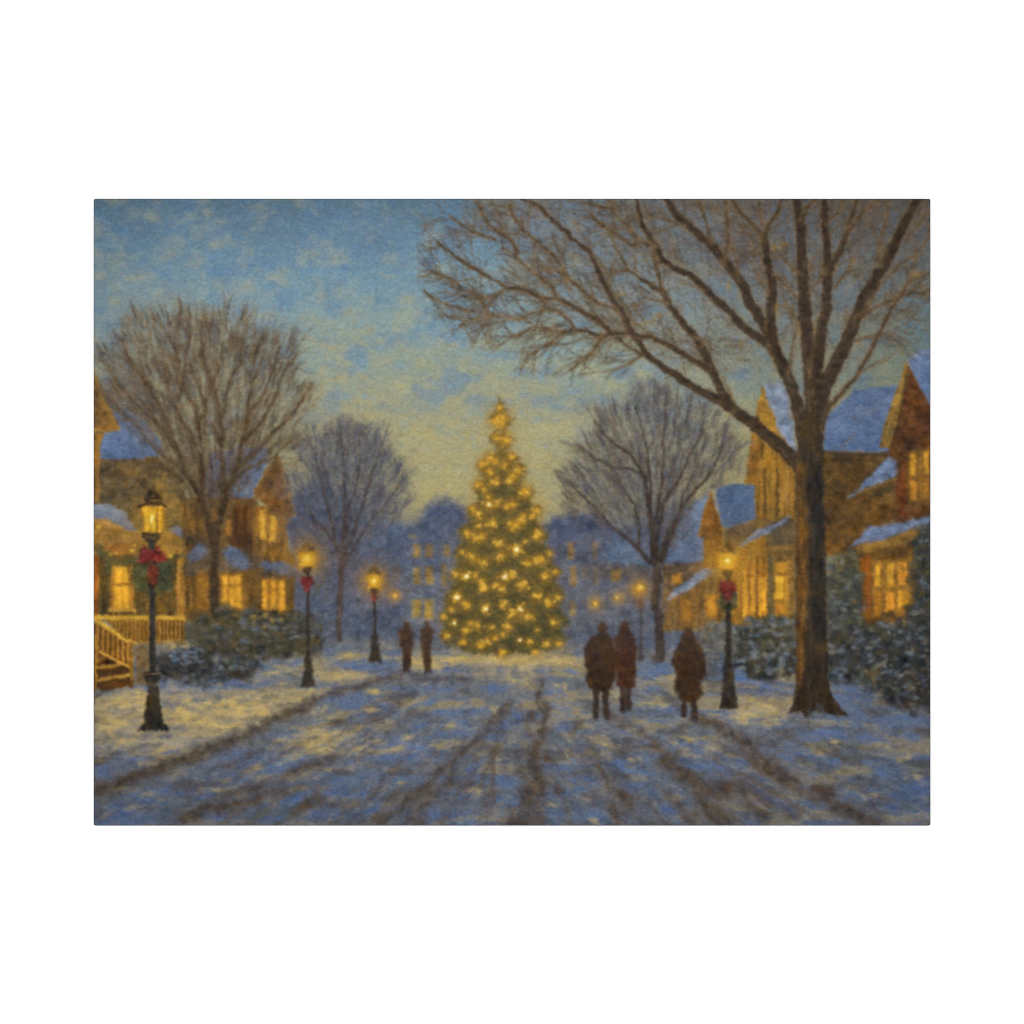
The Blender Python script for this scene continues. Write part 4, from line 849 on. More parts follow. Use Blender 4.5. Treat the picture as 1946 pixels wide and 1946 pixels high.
for q in range(300):
    x, y = rnd_in(TR)
    dab(x, y, U(2, 5), U(1.4, 3), U(-1, 1), jit((172, 124, 42), 14), U(.3, .65), None, .2)
# ---------------------------------------------------------------- far lamps, people, near lamps
far = reg('painted_street_lamp', None, 'tiny far lamp left of the decorated tree')
glow(751, 1132, 13, (190, 132, 48), .75); dab(751, 1132, 6, 6, 0, (218, 160, 52), .95, far); dab(751, 1132, 3, 3, 0, (236, 186, 90), .8)
far = reg('painted_street_lamp', None, 'tiny far lamp nearest the decorated tree on its right side')
glow(1131, 1147, 15, (188, 132, 44), .75); dab(1131, 1147, 7, 7.5, 0, (210, 154, 52), .95, far); dab(1131, 1147, 3, 3, 0, (242, 206, 110), .9)
far = reg('painted_street_lamp', None, 'tiny far lamp between a smaller one and the lamp by the leafless tree')
glow(1174, 1136, 14, (182, 132, 54), .75); dab(1174, 1136, 6, 7, 0, (200, 150, 60), .9, far); dab(1173, 1135, 3.2, 3.6, 0, (244, 224, 160), .95)


def lamp(x, yl, yb, s, label, flame=(238, 190, 60), bow=None, cap=True, wreath=False):
    """a far to middle street lamp: lantern at yl, foot at yb, s = lantern half width"""
    L = reg('painted_street_lamp', None, label)
    po = reg('pole', L); ln = reg('lantern', L); cp = reg('cap', L); cl_ = reg('collar', L)
    glow(x, yl, s * 2.7, (150, 106, 44), .42); glow(x, yl, s * 1.9, (160, 112, 40), .6); glow(x, yl, s * 1.2, (196, 134, 32), .6)
    line([(x + 1, yl + s), (x + 1.5, (yl + yb) / 2), (x + 2, yb - s * 2.6)], (s * .34, s * .46), (54, 48, 42), .92, 2.2, po)
    poly([(x - s * .34, yb - s * 3.4), (x + s * .52, yb - s * 3.4), (x + s * .66, yb - s * 1.4), (x + s * .95, yb - 4), (x + s * .98, yb), (x - s * .72, yb), (x - s * .70, yb - 4), (x - s * .45, yb - s * 1.4)], (56, 50, 43), 3, .95, po, .8, .12)
    poly([(x - s, yl - s * .85), (x + s, yl - s * .85), (x + s * .72, yl + s), (x - s * .72, yl + s)], (196, 136, 34), 4.5, .8, ln, 1.2, .1)
    glow(x, yl, s * .62, (224, 166, 40), .95); glow(x, yl, s * .34, flame, .95); dab(x, yl, s * .2, s * .24, 0, (252, 238, 170), .95, None, .2)
    if cap:
        poly([(x - s * .95, yl - s * .85), (x - s * .4, yl - s * 1.6), (x, yl - s * 2.1), (x + s * .4, yl - s * 1.6), (x + s * .95, yl - s * .85)], (88, 64, 34), 3, .75, cp, 1, .18)
        dab(x - s * .3, yl - s * 1.1, s * .3, s * .16, .3, (160, 112, 46), .6)
    poly([(x - s * .62, yl + s * .95), (x + s * .62, yl + s * .95), (x + s * .4, yl + s * 1.55), (x - s * .4, yl + s * 1.55)], (72, 54, 36), 1.6, .9, cl_, .8, .14)
    if wreath:
        wr = reg('wreath', L)
        poly(ring(x + 1, bow[1] + s * 1.3, s * 1.0, s * 1.3, 20), (66, 64, 46), 4, .85, wr, 3, .15)
    if bow:
        b_ = reg('bow', L)
        bx, by, br, c = bow
        poly([(bx - br, by - br * .5), (bx - br * .5, by - br * .8), (bx, by - br * .7), (bx + br * .5, by - br * .85), (bx + br, by - br * .5), (bx + br * 1.05, by + br * .4), (bx + br * .5, by + br * .9), (bx + br * .3, by + br * 1.6), (bx - br * .3, by + br * 1.6), (bx - br * .45, by + br * .9), (bx - br, by + br * .5)], c, 3, .93, b_, 1.2, .16)
        for q in range(8):
            dab(bx + U(-.7, .7) * br, by + U(-.5, .6) * br, br * .4, br * .22, U(-1, 1), jit([v * U(.7, 1.25) for v in c], 5), .55)
    return L


lamp(711, 1104, 1258, 15, 'small far lamp at the left with a dull red bow', bow=(711, 1134, 7, (118, 60, 44)))
LE = reg('painted_street_lamp', None, 'small far lamp beside the leafless tree right of the decorated tree')
le_p = reg('pole', LE); le_l = reg('lantern', LE)
line([(1218, 1138), (1218, 1200), (1218, 1238)], (4.5, 5.5), (66, 60, 58), .8, 2, le_p); line([(1218, 1222), (1217, 1252)], (8, 12), (66, 62, 64), .75, 2.5, le_p)
glow(1215, 1120, 25, (150, 104, 44), .7); glow(1215, 1119, 13, (200, 138, 34), .85); dab(1216, 1118, 11, 12, 0, (204, 146, 38), .5, le_l, .1); glow(1217, 1117, 5, (240, 190, 72), .95); dab(1217, 1117, 2.6, 3, 0, (252, 226, 150), .9)
glow(1217, 1146, 9, (132, 84, 40), .5, 12)
lamp(584, 1062, 1306, 16.5, 'middle lamp with red bow before the brown gabled house', bow=(583, 1104, 12.5, (106, 42, 36)))
dab(584, 1062, 9, 9, 0, (226, 172, 50), .6)

# people
def person(out, legs, c, label, extra=()):
    p = reg('painted_person', None, label)
    for P, w in legs:
        line(P, w, (58, 46, 40), .9, 2.8, p, .8, .1)
    poly(out, c, 3.6, .97, p, 1.6, .07, c2=tuple(v * .92 for v in c))
    xs = [q[0] for q in out]; mx = (min(xs) + max(xs)) / 2
    for q in range(46):
        x, y = rnd_in(out)
        k = 1.36 if x < mx - 5 else (.88 if x < mx + 7 else 1.12)
        dab(x, y, U(3, 6), U(2, 3.4), U(1.0, 2.1), jit([c[0] * k + 5, c[1] * k, c[2] * k * .92], 7), U(.25, .5), None, .1)
    for (x, y, rx, ry, cc) in extra:
        dab(x, y, rx, ry, 1.4, cc, .6, None, .1)
    return p


FAR = (72, 54, 42)
person([(773, 1178), (779, 1182), (779, 1192), (788, 1202), (785, 1232), (781, 1262), (775, 1274), (767, 1268), (763, 1232), (754, 1211), (757, 1199), (768, 1192), (767, 1182)], [([(769, 1255), (770, 1279)], (7, 6)), ([(778, 1255), (777, 1277)], (6, 6))], FAR, 'far walker in brown, left one of the two beside the decorated tree', [(760, 1204, 9, 4, (98, 64, 38))])
person([(811, 1179), (816, 1183), (816, 1192), (823, 1199), (820, 1222), (819, 1255), (815, 1276), (809, 1274), (804, 1249), (800, 1222), (799, 1199), (806, 1192), (805, 1183)], [([(809, 1255), (809, 1279)], (6, 6)), ([(816, 1255), (816, 1277)], (6, 6))], FAR, 'far walker in brown standing nearest the decorated tree', [(801, 1198, 7, 3, (98, 64, 38))])
person([(1187, 1180), (1195, 1186), (1196, 1198), (1206, 1212), (1210, 1232), (1208, 1274), (1207, 1306), (1194, 1310), (1174, 1304), (1170, 1272), (1166, 1216), (1176, 1205), (1178, 1190)], [([(1183, 1300), (1184, 1330), (1184, 1351)], (12, 11)), ([(1195, 1300), (1194, 1325), (1196, 1346)], (11, 11))], (70, 48, 37),
       'walker in a reddish brown coat, right one of the pair', [(1180, 1300, 8, 5, (100, 58, 34)), (1190, 1240, 12, 4, (92, 52, 34))])
person([(1145, 1183), (1153, 1190), (1154, 1204), (1164, 1216), (1171, 1250), (1170, 1290), (1164, 1306), (1150, 1314), (1128, 1312), (1120, 1308), (1113, 1296), (1117, 1278), (1110, 1258), (1111, 1234), (1120, 1212), (1136, 1204), (1136, 1191)], [([(1134, 1308), (1132, 1335), (1133, 1363)], (12, 11)), ([(1151, 1308), (1151, 1335), (1154, 1363)], (13, 11))], (64, 48, 37),
       'walker in a dark brown coat carrying an orange brown bag, left one of the pair', [(1122, 1294, 14, 7, (106, 68, 34)), (1119, 1250, 12, 3, (94, 62, 36))])
person([(1308, 1194), (1316, 1200), (1320, 1212), (1334, 1232), (1344, 1259), (1341, 1284), (1331, 1296), (1336, 1316), (1331, 1330), (1310, 1334), (1292, 1330), (1282, 1312), (1286, 1286), (1277, 1260), (1283, 1236), (1296, 1216), (1299, 1200)], [([(1299, 1325), (1300, 1340), (1299, 1358)], (10, 10)), ([(1317, 1325), (1318, 1345), (1320, 1369)], (12, 11))], (66, 49, 36),
       'lone walker in a brown hooded coat beside the right lamp', [(1284, 1250, 18, 4, (98, 68, 36)), (1310, 1320, 14, 5, (94, 62, 32)), (1300, 1222, 10, 4, (92, 62, 34))])
for x, y, r, c in [(1145, 1193, 9.5, (74, 52, 38)), (1187, 1190, 9.5, (78, 50, 38)), (1308, 1203, 10, (76, 54, 38))]:
    dab(x, y, r, r * 1.15, 0, c, .8, None, .5); dab(x - 3, y - 2, r * .5, r * .6, 0, (96, 68, 46), .5, None, .1)
    line([(x - r * .9, y + r * 1.15), (x + r * .9, y + r * 1.15)], 2.4, (50, 38, 32), .5, 1.6)
for x, y, rx in [(1145, 1368, 26), (1190, 1354, 20), (1312, 1370, 34), (775, 1278, 14), (815, 1279, 14)]:
    dab(x, y, rx, 5, .05, (84, 92, 118), .5, None, .05)

# right lamp
lamp(1383, 1066, 1346, 19, 'right lamp with red bow and wreath before the yellow house', bow=(1382, 1115, 16, (102, 42, 35)), wreath=True)
glow(1383, 1067, 30, (206, 146, 38), .4); glow(1381, 1067, 15, (216, 160, 42), .85, p=4); dab(1383, 1066, 9, 10, 0, (236, 186, 60), .8); dab(1383, 1065, 5, 6, 0, (252, 236, 170), .95)
line([(1384, 1160), (1384, 1262)], 10.5, (54, 48, 42), .9, 1.6)
poly([(1374, 1262), (1394, 1262), (1397, 1300), (1401, 1346), (1369, 1346), (1372, 1300)], (58, 51, 43), 3, .9, None, 1, .14)

# ---------------------------------------------------------------- big tree at the right
t4 = reg('painted_tree', None, 'huge dark leafless tree at the right, its limbs reaching over the street'); tw = reg('twigs', t4)
poly([(900, 360), (930, 430), (1000, 520), (1080, 600), (1180, 640), (1300, 690), (1420, 720), (1540, 740), (1640, 660), (1780, 560), (1780, 360)], (118, 108, 98), 40, .30, None, 14, .06)
poly([(1100, 360), (1180, 440), (1280, 500), (1400, 560), (1560, 600), (1700, 520), (1780, 480), (1780, 360)], (92, 88, 88), 40, .34, None, 14, .06)
poly([(1500, 360), (1540, 420), (1660, 440), (1780, 430), (1780, 360)], (72, 70, 70), 30, .34, None, 10, .06)
CRN = [(900, 370), (940, 440), (1040, 560), (1180, 650), (1300, 700), (1400, 730), (1530, 740), (1640, 680), (1768, 600), (1768, 378), (900, 378)]
tufts(CRN, (1545, 880), 420, [(118, 98, 72), (106, 92, 78), (128, 104, 70), (96, 88, 84), (138, 116, 78)], (.12, .32), (14, 40), (5, 13), .3)
tufts([(1150, 380), (1250, 480), (1500, 540), (1768, 520), (1768, 378)], (1545, 880), 170, [(76, 68, 62), (88, 76, 62), (84, 80, 80)], (.15, .34), (14, 40), (5, 12), .3)
for x, y, rx, ry, a in [(1030, 425, 30, 12, .6), (1100, 450, 20, 9, .6), (1190, 440, 14, 22, .8), (1250, 425, 24, 14, .5), (1262, 470, 14, 22, 1), (1300, 490, 20, 10, .6), (1180, 520, 26, 9, .4), (1100, 520, 26, 12, .3), (1200, 540, 26, 8, .2), (1190, 575, 22, 9, .2), (1310, 580, 12, 20, 1.2), (1305, 600, 8, 20, 1.2),
                        (1270, 620, 22, 16, .5), (1420, 520, 16, 26, 1.1), (1500, 510, 9, 26, 1.5), (1490, 450, 10, 22, 1.5), (1545, 450, 9, 30, 1.5), (1548, 580, 10, 34, 1.5), (1590, 450, 8, 30, 1.4), (1600, 560, 16, 40, 1.2), (1660, 470, 14, 40, 1.2), (1470, 400, 10, 16, 1.5), (1400, 430, 12, 20, 1.2), (1350, 420, 12, 16, 1), (1700, 400, 12, 20, 1.2),
                        (1490, 620, 9, 26, 1.5), (1545, 690, 4, 26, 1.5), (1620, 680, 12, 22, 1), (1690, 620, 24, 14, .4), (1740, 600, 20, 14, .4), (1380, 560, 10, 20, .9), (1390, 690, 22, 16, .5), (1340, 560, 14, 12, .6), (1000, 460, 26, 10, .6), (960, 500, 24, 10, .6), (940, 560, 26, 8, .3), (1010, 580, 24, 6, 0), (1050, 600, 16, 6, 0), (1130, 600, 20, 7, .5), (1200, 600, 8, 6, 0)]:
    k = float(np.interp(y, [400, 600, 720], [0, .5, 1])); d_ = 1 - .18 * max(0, (x - 1250) / 500)
    for q in range(6):
        dab(x + random.gauss(0, rx * .4), y + random.gauss(0, ry * .4), max(rx, ry) * U(.4, .75), min(rx, ry) * U(.5, .9), -a if ry > rx and x > 1545 else a, [v * d_ for v in jit((100 + 40 * k, 124 + 22 * k, 156 - 30 * k), 5)], U(.2, .4), None, .0)
BK = (60, 48, 38)
LIMBS = [  # (points, width in, width out)
    ([(1516, 885), (1503, 868), (1463, 832), (1411, 791), (1370, 762), (1343, 749), (1281, 712), (1229, 676), (1216, 650), (1198, 633)], 25, 9),
    ([(1198, 633), (1169, 633), (1142, 640), (1115, 631), (1092, 627), (1069, 631)], 9, 6), ([(1069, 631), (1042, 654), (1011, 674), (998, 684)], 5, 2), ([(1069, 630), (1042, 626), (1016, 621), (1000, 632), (975, 640)], 4, 2),
    ([(1092, 626), (1082, 608), (1059, 591), (1038, 589), (1011, 596), (987, 607), (970, 604), (949, 600), (928, 598)], 4.5, 3), ([(949, 600), (922, 604), (885, 610), (876, 622)], 3.5, 2),
    ([(1386, 772), (1363, 722), (1353, 705), (1341, 676), (1322, 643), (1293, 608), (1270, 577), (1258, 550)], 19, 10), ([(1343, 700), (1301, 674), (1262, 650), (1239, 641), (1218, 640), (1195, 632)], 13, 7),
    ([(1258, 550), (1250, 515), (1243, 486), (1238, 462)], 6, 6), ([(1262, 560), (1229, 536), (1194, 511), (1180, 490), (1169, 469)], 8, 3),
    ([(1472, 672), (1459, 654), (1411, 618), (1370, 578), (1343, 550), (1312, 523), (1281, 511), (1258, 492), (1246, 470), (1239, 459), (1226, 436), (1218, 422), (1212, 400), (1211, 375)], 18, 6),
    ([(1485, 695), (1463, 632), (1445, 606), (1426, 577), (1405, 531), (1370, 488), (1332, 449), (1301, 424), (1281, 403), (1262, 375)], 22, 12),
    ([(1530, 850), (1515, 770), (1503, 732), (1486, 693), (1470, 655), (1465, 610), (1467, 536), (1457, 494), (1453, 455)], 26, 13), ([(1453, 455), (1432, 426), (1407, 405), (1386, 374)], 9, 8), ([(1454, 450), (1462, 425), (1476, 405), (1486, 374)], 9, 6),
    ([(1450, 430), (1444, 400), (1441, 375)], 4, 3), ([(1541, 860), (1545, 770), (1544, 722), (1534, 639), (1529, 577), (1525, 515), (1522, 432), (1513, 374)], 36, 15), ([(1523, 420), (1534, 396), (1550, 374)], 9, 8),
    ([(1550, 800), (1553, 701), (1560, 629), (1571, 577), (1574, 525), (1571, 474), (1568, 422), (1566, 374)], 26, 11), ([(1574, 518), (1594, 482), (1608, 449), (1618, 411), (1629, 374)], 12, 9), ([(1610, 440), (1628, 418), (1650, 394), (1675, 376)], 6, 5),
    ([(1572, 424), (1594, 399), (1608, 378)], 4, 4), ([(1549, 830), (1558, 760), (1570, 728), (1588, 690), (1606, 658), (1623, 612), (1643, 567), (1666, 525), (1691, 484), (1710, 442), (1726, 411), (1746, 374)], 32, 15),
    ([(1625, 604), (1640, 596), (1670, 581), (1705, 566), (1732, 558), (1768, 552)], 7, 3), ([(1705, 566), (1720, 545), (1734, 529), (1768, 519)], 4, 3),
    ([(1562, 815), (1577, 772), (1604, 743), (1629, 714), (1647, 681), (1666, 645), (1685, 604), (1703, 573), (1722, 548)], 10, 4), ([(1645, 590), (1666, 550), (1695, 518), (1732, 490), (1759, 459), (1772, 440)], 5, 3),
    ([(1670, 505), (1670, 482), (1677, 449), (1685, 411), (1690, 380)], 4, 4), ([(1722, 455), (1745, 425), (1772, 395)], 5, 4), ([(1629, 714), (1655, 696), (1690, 680)], 3, 1.5), ([(1624, 650), (1650, 640), (1690, 632)], 4, 2),
    ([(1200, 632), (1185, 598), (1165, 571), (1150, 546), (1136, 511), (1119, 476), (1086, 453), (1067, 432), (1042, 411), (1030, 397), (1010, 385), (988, 376)], 13, 5),
    ([(1172, 590), (1136, 577), (1115, 560), (1082, 531), (1063, 503), (1047, 480), (1022, 459), (995, 436), (980, 411), (968, 390)], 6, 5), ([(1082, 531), (1060, 518), (1030, 508)], 3, 2), ([(1085, 552), (1078, 540), (1066, 510)], 3, 2),
    ([(1164, 634), (1136, 610), (1105, 591), (1069, 573), (1053, 569), (1028, 569), (1011, 556), (991, 549), (963, 546), (932, 527), (901, 511), (874, 494), (849, 476), (831, 461)], 10, 3),
    ([(1058, 568), (1051, 546), (1026, 531), (1001, 507), (980, 486), (955, 470)], 6, 3), ([(1030, 570), (1038, 590)], 3, 3), ([(928, 598), (918, 577), (909, 565), (880, 550), (868, 535), (850, 528), (829, 527)], 3.5, 2), ([(963, 546), (940, 565), (912, 567)], 3, 2),
    ([(806, 552), (818, 564), (845, 577), (876, 587), (900, 590)], 4, 3), ([(860, 530), (842, 522), (820, 516)], 3, 2), ([(985, 480), (970, 457), (949, 442), (930, 426), (915, 400), (905, 385)], 7, 4), ([(940, 455), (922, 449), (897, 440), (866, 420), (858, 412)], 5, 3),
    ([(1220, 674), (1194, 660), (1173, 641)], 5, 3), ([(1216, 678), (1194, 691), (1173, 701), (1152, 706)], 4, 2), ([(1142, 640), (1131, 664), (1115, 678), (1094, 697), (1085, 705)], 5, 2),
    ([(1240, 468), (1218, 461), (1198, 465), (1177, 451), (1156, 438), (1136, 422), (1124, 408)], 7, 4), ([(1212, 458), (1198, 432), (1177, 416), (1165, 399), (1145, 394), (1125, 387)], 5, 4), ([(1196, 513), (1167, 513), (1146, 508)], 4, 2),
    ([(1295, 428), (1260, 416), (1227, 405)], 5, 3), ([(1376, 500), (1384, 460), (1382, 420), (1378, 376)], 7, 6), ([(1512, 565), (1500, 548), (1480, 528), (1468, 520)], 4, 3), ([(1520, 520), (1502, 505), (1484, 486), (1474, 474)], 5, 2), ([(1536, 555), (1556, 535), (1572, 518)], 4, 4),
    ([(1352, 460), (1346, 440), (1340, 415), (1325, 380)], 5, 4), ([(1498, 720), (1508, 650), (1518, 610)], 4, 3), ([(1586, 545), (1606, 520), (1625, 490)], 4, 2), ([(1460, 560), (1440, 530), (1430, 500)], 4, 2), ([(1316, 640), (1340, 645), (1330, 660)], 3, 2),
    ([(1405, 531), (1400, 500), (1392, 470)], 5, 3), ([(1395, 780), (1388, 745), (1376, 715)], 3, 1.5), ([(1240, 640), (1210, 615), (1190, 600)], 3, 2), ([(1270, 577), (1240, 570), (1215, 560)], 4, 2)]
TWC = [(86, 70, 52), (98, 78, 54), (80, 70, 60), (108, 86, 58)]
kp = lambda x, y: y > 360 and (y < 720 - max(0, (1000 - x)) * .5 or x > 1500) and x > 790
for P, a, b_ in LIMBS:
    for _ in range(max(4, int(len(P) * (2.4 if a < 14 else 1.5)))):
        k = random.randrange(max(1, len(P) - 1)); t = random.random()
        x = P[k][0] + (P[min(k + 1, len(P) - 1)][0] - P[k][0]) * t; y = P[k][1] + (P[min(k + 1, len(P) - 1)][1] - P[k][1]) * t
        if y > 730 or (x > 1360 and y > 680):
            continue
        an = math.atan2(P[-1][1] - P[0][1], P[-1][0] - P[0][0]) + random.choice((-1, 1)) * U(.2, .8)
        twigs(x, y, an, U(22, 50), 2.4, 2, TWC, tw, .56, .36, .0, kp)
def sky_strokes():
    for _ in range(1900):
        x = U(830, 1768); y = U(380, 690)
        if (x - 830) < (y - 380) * .35 or (x < 1150 and y > 640):
            continue
        a = math.atan2(y - 860, x - 1540) + random.gauss(0, .35)
        L = U(14, 40)
        line([(x, y), (x + math.cos(a) * L * .5 + U(-2, 2), y + math.sin(a) * L * .5), (x + math.cos(a) * L, y + math.sin(a) * L)], (U(1.4, 3), 1), jit(random.choice(TWC + [(104, 98, 92), (88, 78, 68), (84, 72, 58)]), 8), U(.16, .42), 1.1, None, .6, .04)
sky_strokes()
for P, a, b_ in LIMBS:
    Q = wob(P, .7 if a > 12 else 1.3)
    line(Q, (a + 6, b_ + 5), (118, 94, 62), .42, 4, None, 1.4, .1)
    k = min(1, a / 16)
    c = tuple(u * k + v * (1 - k) for u, v in zip(BK, (100, 78, 54)))
    line(Q, (a, b_), c, .72 + .2 * k, 2.0, t4, 1.2, .12, thr=.4)
    if a > 8:
        for (ax, ay), (bx, by) in zip(Q[:-1], Q[1:]):
            if random.random() < .7:
                line([(ax - a * .28, ay + U(-2, 2)), (bx - a * .28, by)], (2.4, 2), jit((116, 84, 46), 8), .35, 1.3, None, 1, 0)
            line([(ax + U(-.2, .3) * a, ay), (bx + U(-.2, .3) * a, by)], (3, 2), jit((54, 46, 40), 5), .4, 1.5, None, 1, 0)
# warm flecks between the limbs
for x, y, rx, ry in [(1470, 472, 10, 14), (1488, 468, 8, 12), (1478, 600, 7, 40), (1551, 625, 7, 26), (1385, 640, 14, 10), (1520, 640, 5, 30), (1380, 550, 10, 24), (1450, 570, 10, 16), (1410, 650, 8, 20), (1260, 600, 20, 10), (1240, 610, 20, 8), (1180, 560, 16, 8), (1500, 780, 4, 30), (1535, 690, 6, 40), (1620, 500, 8, 20), (1740, 520, 12, 14), (1590, 510, 6, 20), (1700, 520, 16, 8)]:
    for q in range(5):
        dab(x + random.gauss(0, rx * .4), y + random.gauss(0, ry * .4), rx * U(.3, .7), ry * U(.3, .6), 0, jit((142, 108, 56), 9), U(.2, .45), None, .05)
tr = reg('trunk', t4)
TK = [(1514, 860), (1512, 940), (1513, 1040), (1513, 1170), (1512, 1294), (1508, 1330), (1496, 1358), (1522, 1352), (1530, 1366), (1548, 1352), (1580, 1358), (1612, 1362), (1596, 1344), (1582, 1320), (1572, 1290), (1571, 1180), (1569, 1060), (1566, 950), (1564, 850), (1556, 780), (1526, 790)]
poly(TK, (60, 50, 39), 2.4, 1, tr, 1.4, .10, grain=N_V)
poly([(1513, 880), (1532, 880), (1536, 1040), (1534, 1170), (1528, 1300), (1512, 1310), (1514, 1170)], (96, 66, 32), 4, .75, None, 2, .14, grain=N_V)
poly([(1516, 980), (1529, 980), (1531, 1100), (1529, 1240), (1519, 1250), (1517, 1100)], (116, 76, 32), 4, .5, None, 2, .14, grain=N_V)
poly([(1540, 880), (1562, 880), (1566, 1100), (1560, 1230), (1542, 1150)], (46, 43, 39), 5, .8, None, 2, .1, grain=N_V)
for q in range(260):
    x, y = rnd_in(TK)
    k = (x - 1512) / 60
    c = [(108, 76, 38), (84, 65, 40)][k > .2] if k < .36 and y < 1290 else random.choice([(52, 48, 42), (64, 50, 36), (46, 44, 42), (80, 58, 36)])
    line([(x, y), (x + U(-2, 2), y + U(10, 26))], (U(1.6, 3.2), 1), jit(c, 8), U(.25, .5), 1.2, None, .8, 0)
for x, y, rx, ry in [(1556, 1342, 10, 12), (1538, 1352, 8, 7), (1566, 1352, 10, 6)]:
    dab(x, y, rx, ry, .5, (84, 90, 104), .45, None, .05)
dabs_in([(1500, 1352), (1610, 1358), (1600, 1380), (1510, 1382)], 26, [(104, 112, 132), (118, 112, 100), (92, 106, 140)], (8, 16), .3, (-.1, .2), (.3, .5))

# ---------------------------------------------------------------- big lamp at the left
LA = reg('painted_street_lamp', None, 'largest lamp, with red bow and wreath, before the yellow porch house')
po = reg('pole', LA); wr = reg('wreath', LA); lg = reg('lantern', LA); cp = reg('cap', LA); cl_ = reg('collar', LA); bw = reg('bow', LA); ba = reg('base', LA)
glow(290, 985, 62, (160, 116, 44), .4, 64); glow(290, 985, 40, (172, 126, 44), .55, 44)
poly(ring(262, 1095, 12, 30, 20), (64, 70, 50), 5, .68, wr, 3, .16); poly(ring(318, 1098, 14, 30, 20), (68, 70, 48), 5, .68, wr, 3, .16)
poly([(264, 1066), (316, 1066), (322, 1120), (300, 1132), (276, 1132), (260, 1116)], (62, 66, 48), 5, .68, wr, 3, .16)
dabs_in([(252, 1068), (328, 1068), (326, 1126), (254, 1126)], 50, [(58, 66, 50), (74, 76, 50), (86, 78, 46)], (3, 7), .8, al=(.3, .6))
line([(289, 1110), (290, 1190), (290, 1280)], (11, 13), (50, 48, 45), 1, 2, po, .6, .1)
line([(294, 1130), (295, 1275)], 2.5, (82, 74, 58), .5, 1.2)
poly([(273, 1277), (307, 1277), (304, 1288), (300, 1302), (280, 1302), (276, 1290)], (58, 50, 40), 2, .97, ba, 1, .15)
line([(275, 1281), (306, 1280)], 2.5, (142, 124, 92), .6, 1.2); line([(276, 1299), (304, 1298)], 3, (128, 104, 62), .6, 1.4); dab(272, 1292, 4, 8, 0, (112, 112, 112), .5)
poly([(281, 1303), (302, 1303), (304, 1330), (310, 1372), (322, 1384), (322, 1389), (262, 1389), (264, 1384), (274, 1370), (279, 1330)], (57, 51, 43), 2.6, 1, ba, 1, .14, grain=N_V)
for k in range(5):
    line([(284 + k * 4, 1308), (278 + k * 7, 1380)], 2, jit(random.choice([(90, 76, 54), (52, 50, 46)]), 6), .5, 1.2)
dabs_in([(258, 1388), (330, 1388), (318, 1402), (270, 1402)], 16, [(84, 92, 112), (74, 80, 96)], (8, 14), .35, (-.1, .1), (.3, .5))
poly([(268, 962), (315, 962), (313, 985), (307, 1012), (274, 1012), (270, 985)], (206, 146, 36), 2, 1, lg, .8, .1, grain=N_V)
poly([(276, 966), (298, 966), (298, 1010), (278, 1010)], (222, 166, 42), 3, .85, None, .8, .07, grain=N_V)
dab(289, 986, 13, 20, 0, (230, 178, 48), .8, None, .1); dab(288.5, 986, 6, 13, 0, (244, 206, 90), .85, None, .15); dab(288.5, 988, 3, 7, 0, (252, 242, 180), .98, None, .3); dab(289, 983, 2.4, 6, 0, (250, 236, 168), .9)
line([(300, 966), (299, 990), (297, 1010)], 2.8, (112, 74, 28), .85, 1.1); line([(282, 966), (281, 985)], 1.6, (164, 108, 34), .5, 1); line([(308, 966), (305, 1010)], 2, (176, 118, 34), .5, 1); line([(268, 964), (275, 1012)], 2.6, (150, 96, 34), .7, 1.2); line([(314, 964), (308, 1012)], 2.6, (150, 96, 34), .7, 1.2)
poly([(276, 954), (274, 946), (281, 936), (288, 930), (296, 932), (306, 942), (312, 954), (317, 964), (300, 958), (280, 958), (262, 966), (266, 958)], (80, 62, 36), 1.8, .97, cp, .9, .15)
dab(294, 951, 13, 3.5, 0, (166, 120, 46), .8); dab(290, 943, 7, 3, -.3, (138, 98, 44), .7); dab(280, 945, 4, 3, .4, (130, 90, 50), .5)
line([(262, 964), (276, 959), (294, 957), (308, 959), (317, 964)], 4, (72, 52, 34), .9, 1.3, cp)
poly([(270, 1012), (306, 1012), (304, 1020), (300, 1028), (278, 1028), (271, 1022)], (66, 52, 36), 1.8, .97, cl_, .9, .16)
line([(276, 1022), (298, 1021)], 2, (150, 110, 56), .7, 1)
poly([(278, 1027), (300, 1027), (296, 1034), (293, 1050), (281, 1050), (282, 1034)], (50, 48, 44), 1.6, .97, po, .8, .1)
poly([(267, 1044), (276, 1037), (283, 1046), (294, 1046), (298, 1036), (304, 1044), (314, 1054), (316, 1066), (304, 1070), (298, 1066), (292, 1072), (284, 1064), (276, 1070), (262, 1068), (264, 1054)], (100, 38, 33), 2.6, .95, bw, 1.4, .18)
poly([(283, 1072), (296, 1072), (304, 1084), (300, 1104), (291, 1116), (284, 1106), (280, 1090)], (98, 44, 34), 2.6, .9, bw, 1.2, .18)
for x, y, r, c in [(270, 1060, 6, (124, 48, 42)), (277, 1050, 5, (124, 48, 40)), (298, 1056, 8, (122, 44, 36)), (308, 1062, 6, (126, 44, 36)), (290, 1060, 5, (112, 28, 26)), (282, 1066, 5, (104, 30, 28)), (302, 1046, 4, (186, 104, 78)), (272, 1048, 3, (190, 96, 80)), (286, 1096, 4, (164, 104, 44)), (300, 1088, 4, (150, 92, 46)), (292, 1092, 5, (140, 34, 28)), (282, 1090, 3, (170, 116, 50)), (290, 1108, 4, (146, 82, 36)), (294, 1070, 8, (66, 36, 32)), (264, 1066, 4, (176, 72, 56))]:
    dab(x, y, r, r * .75, U(-1, 1), c, .75, None, .15)


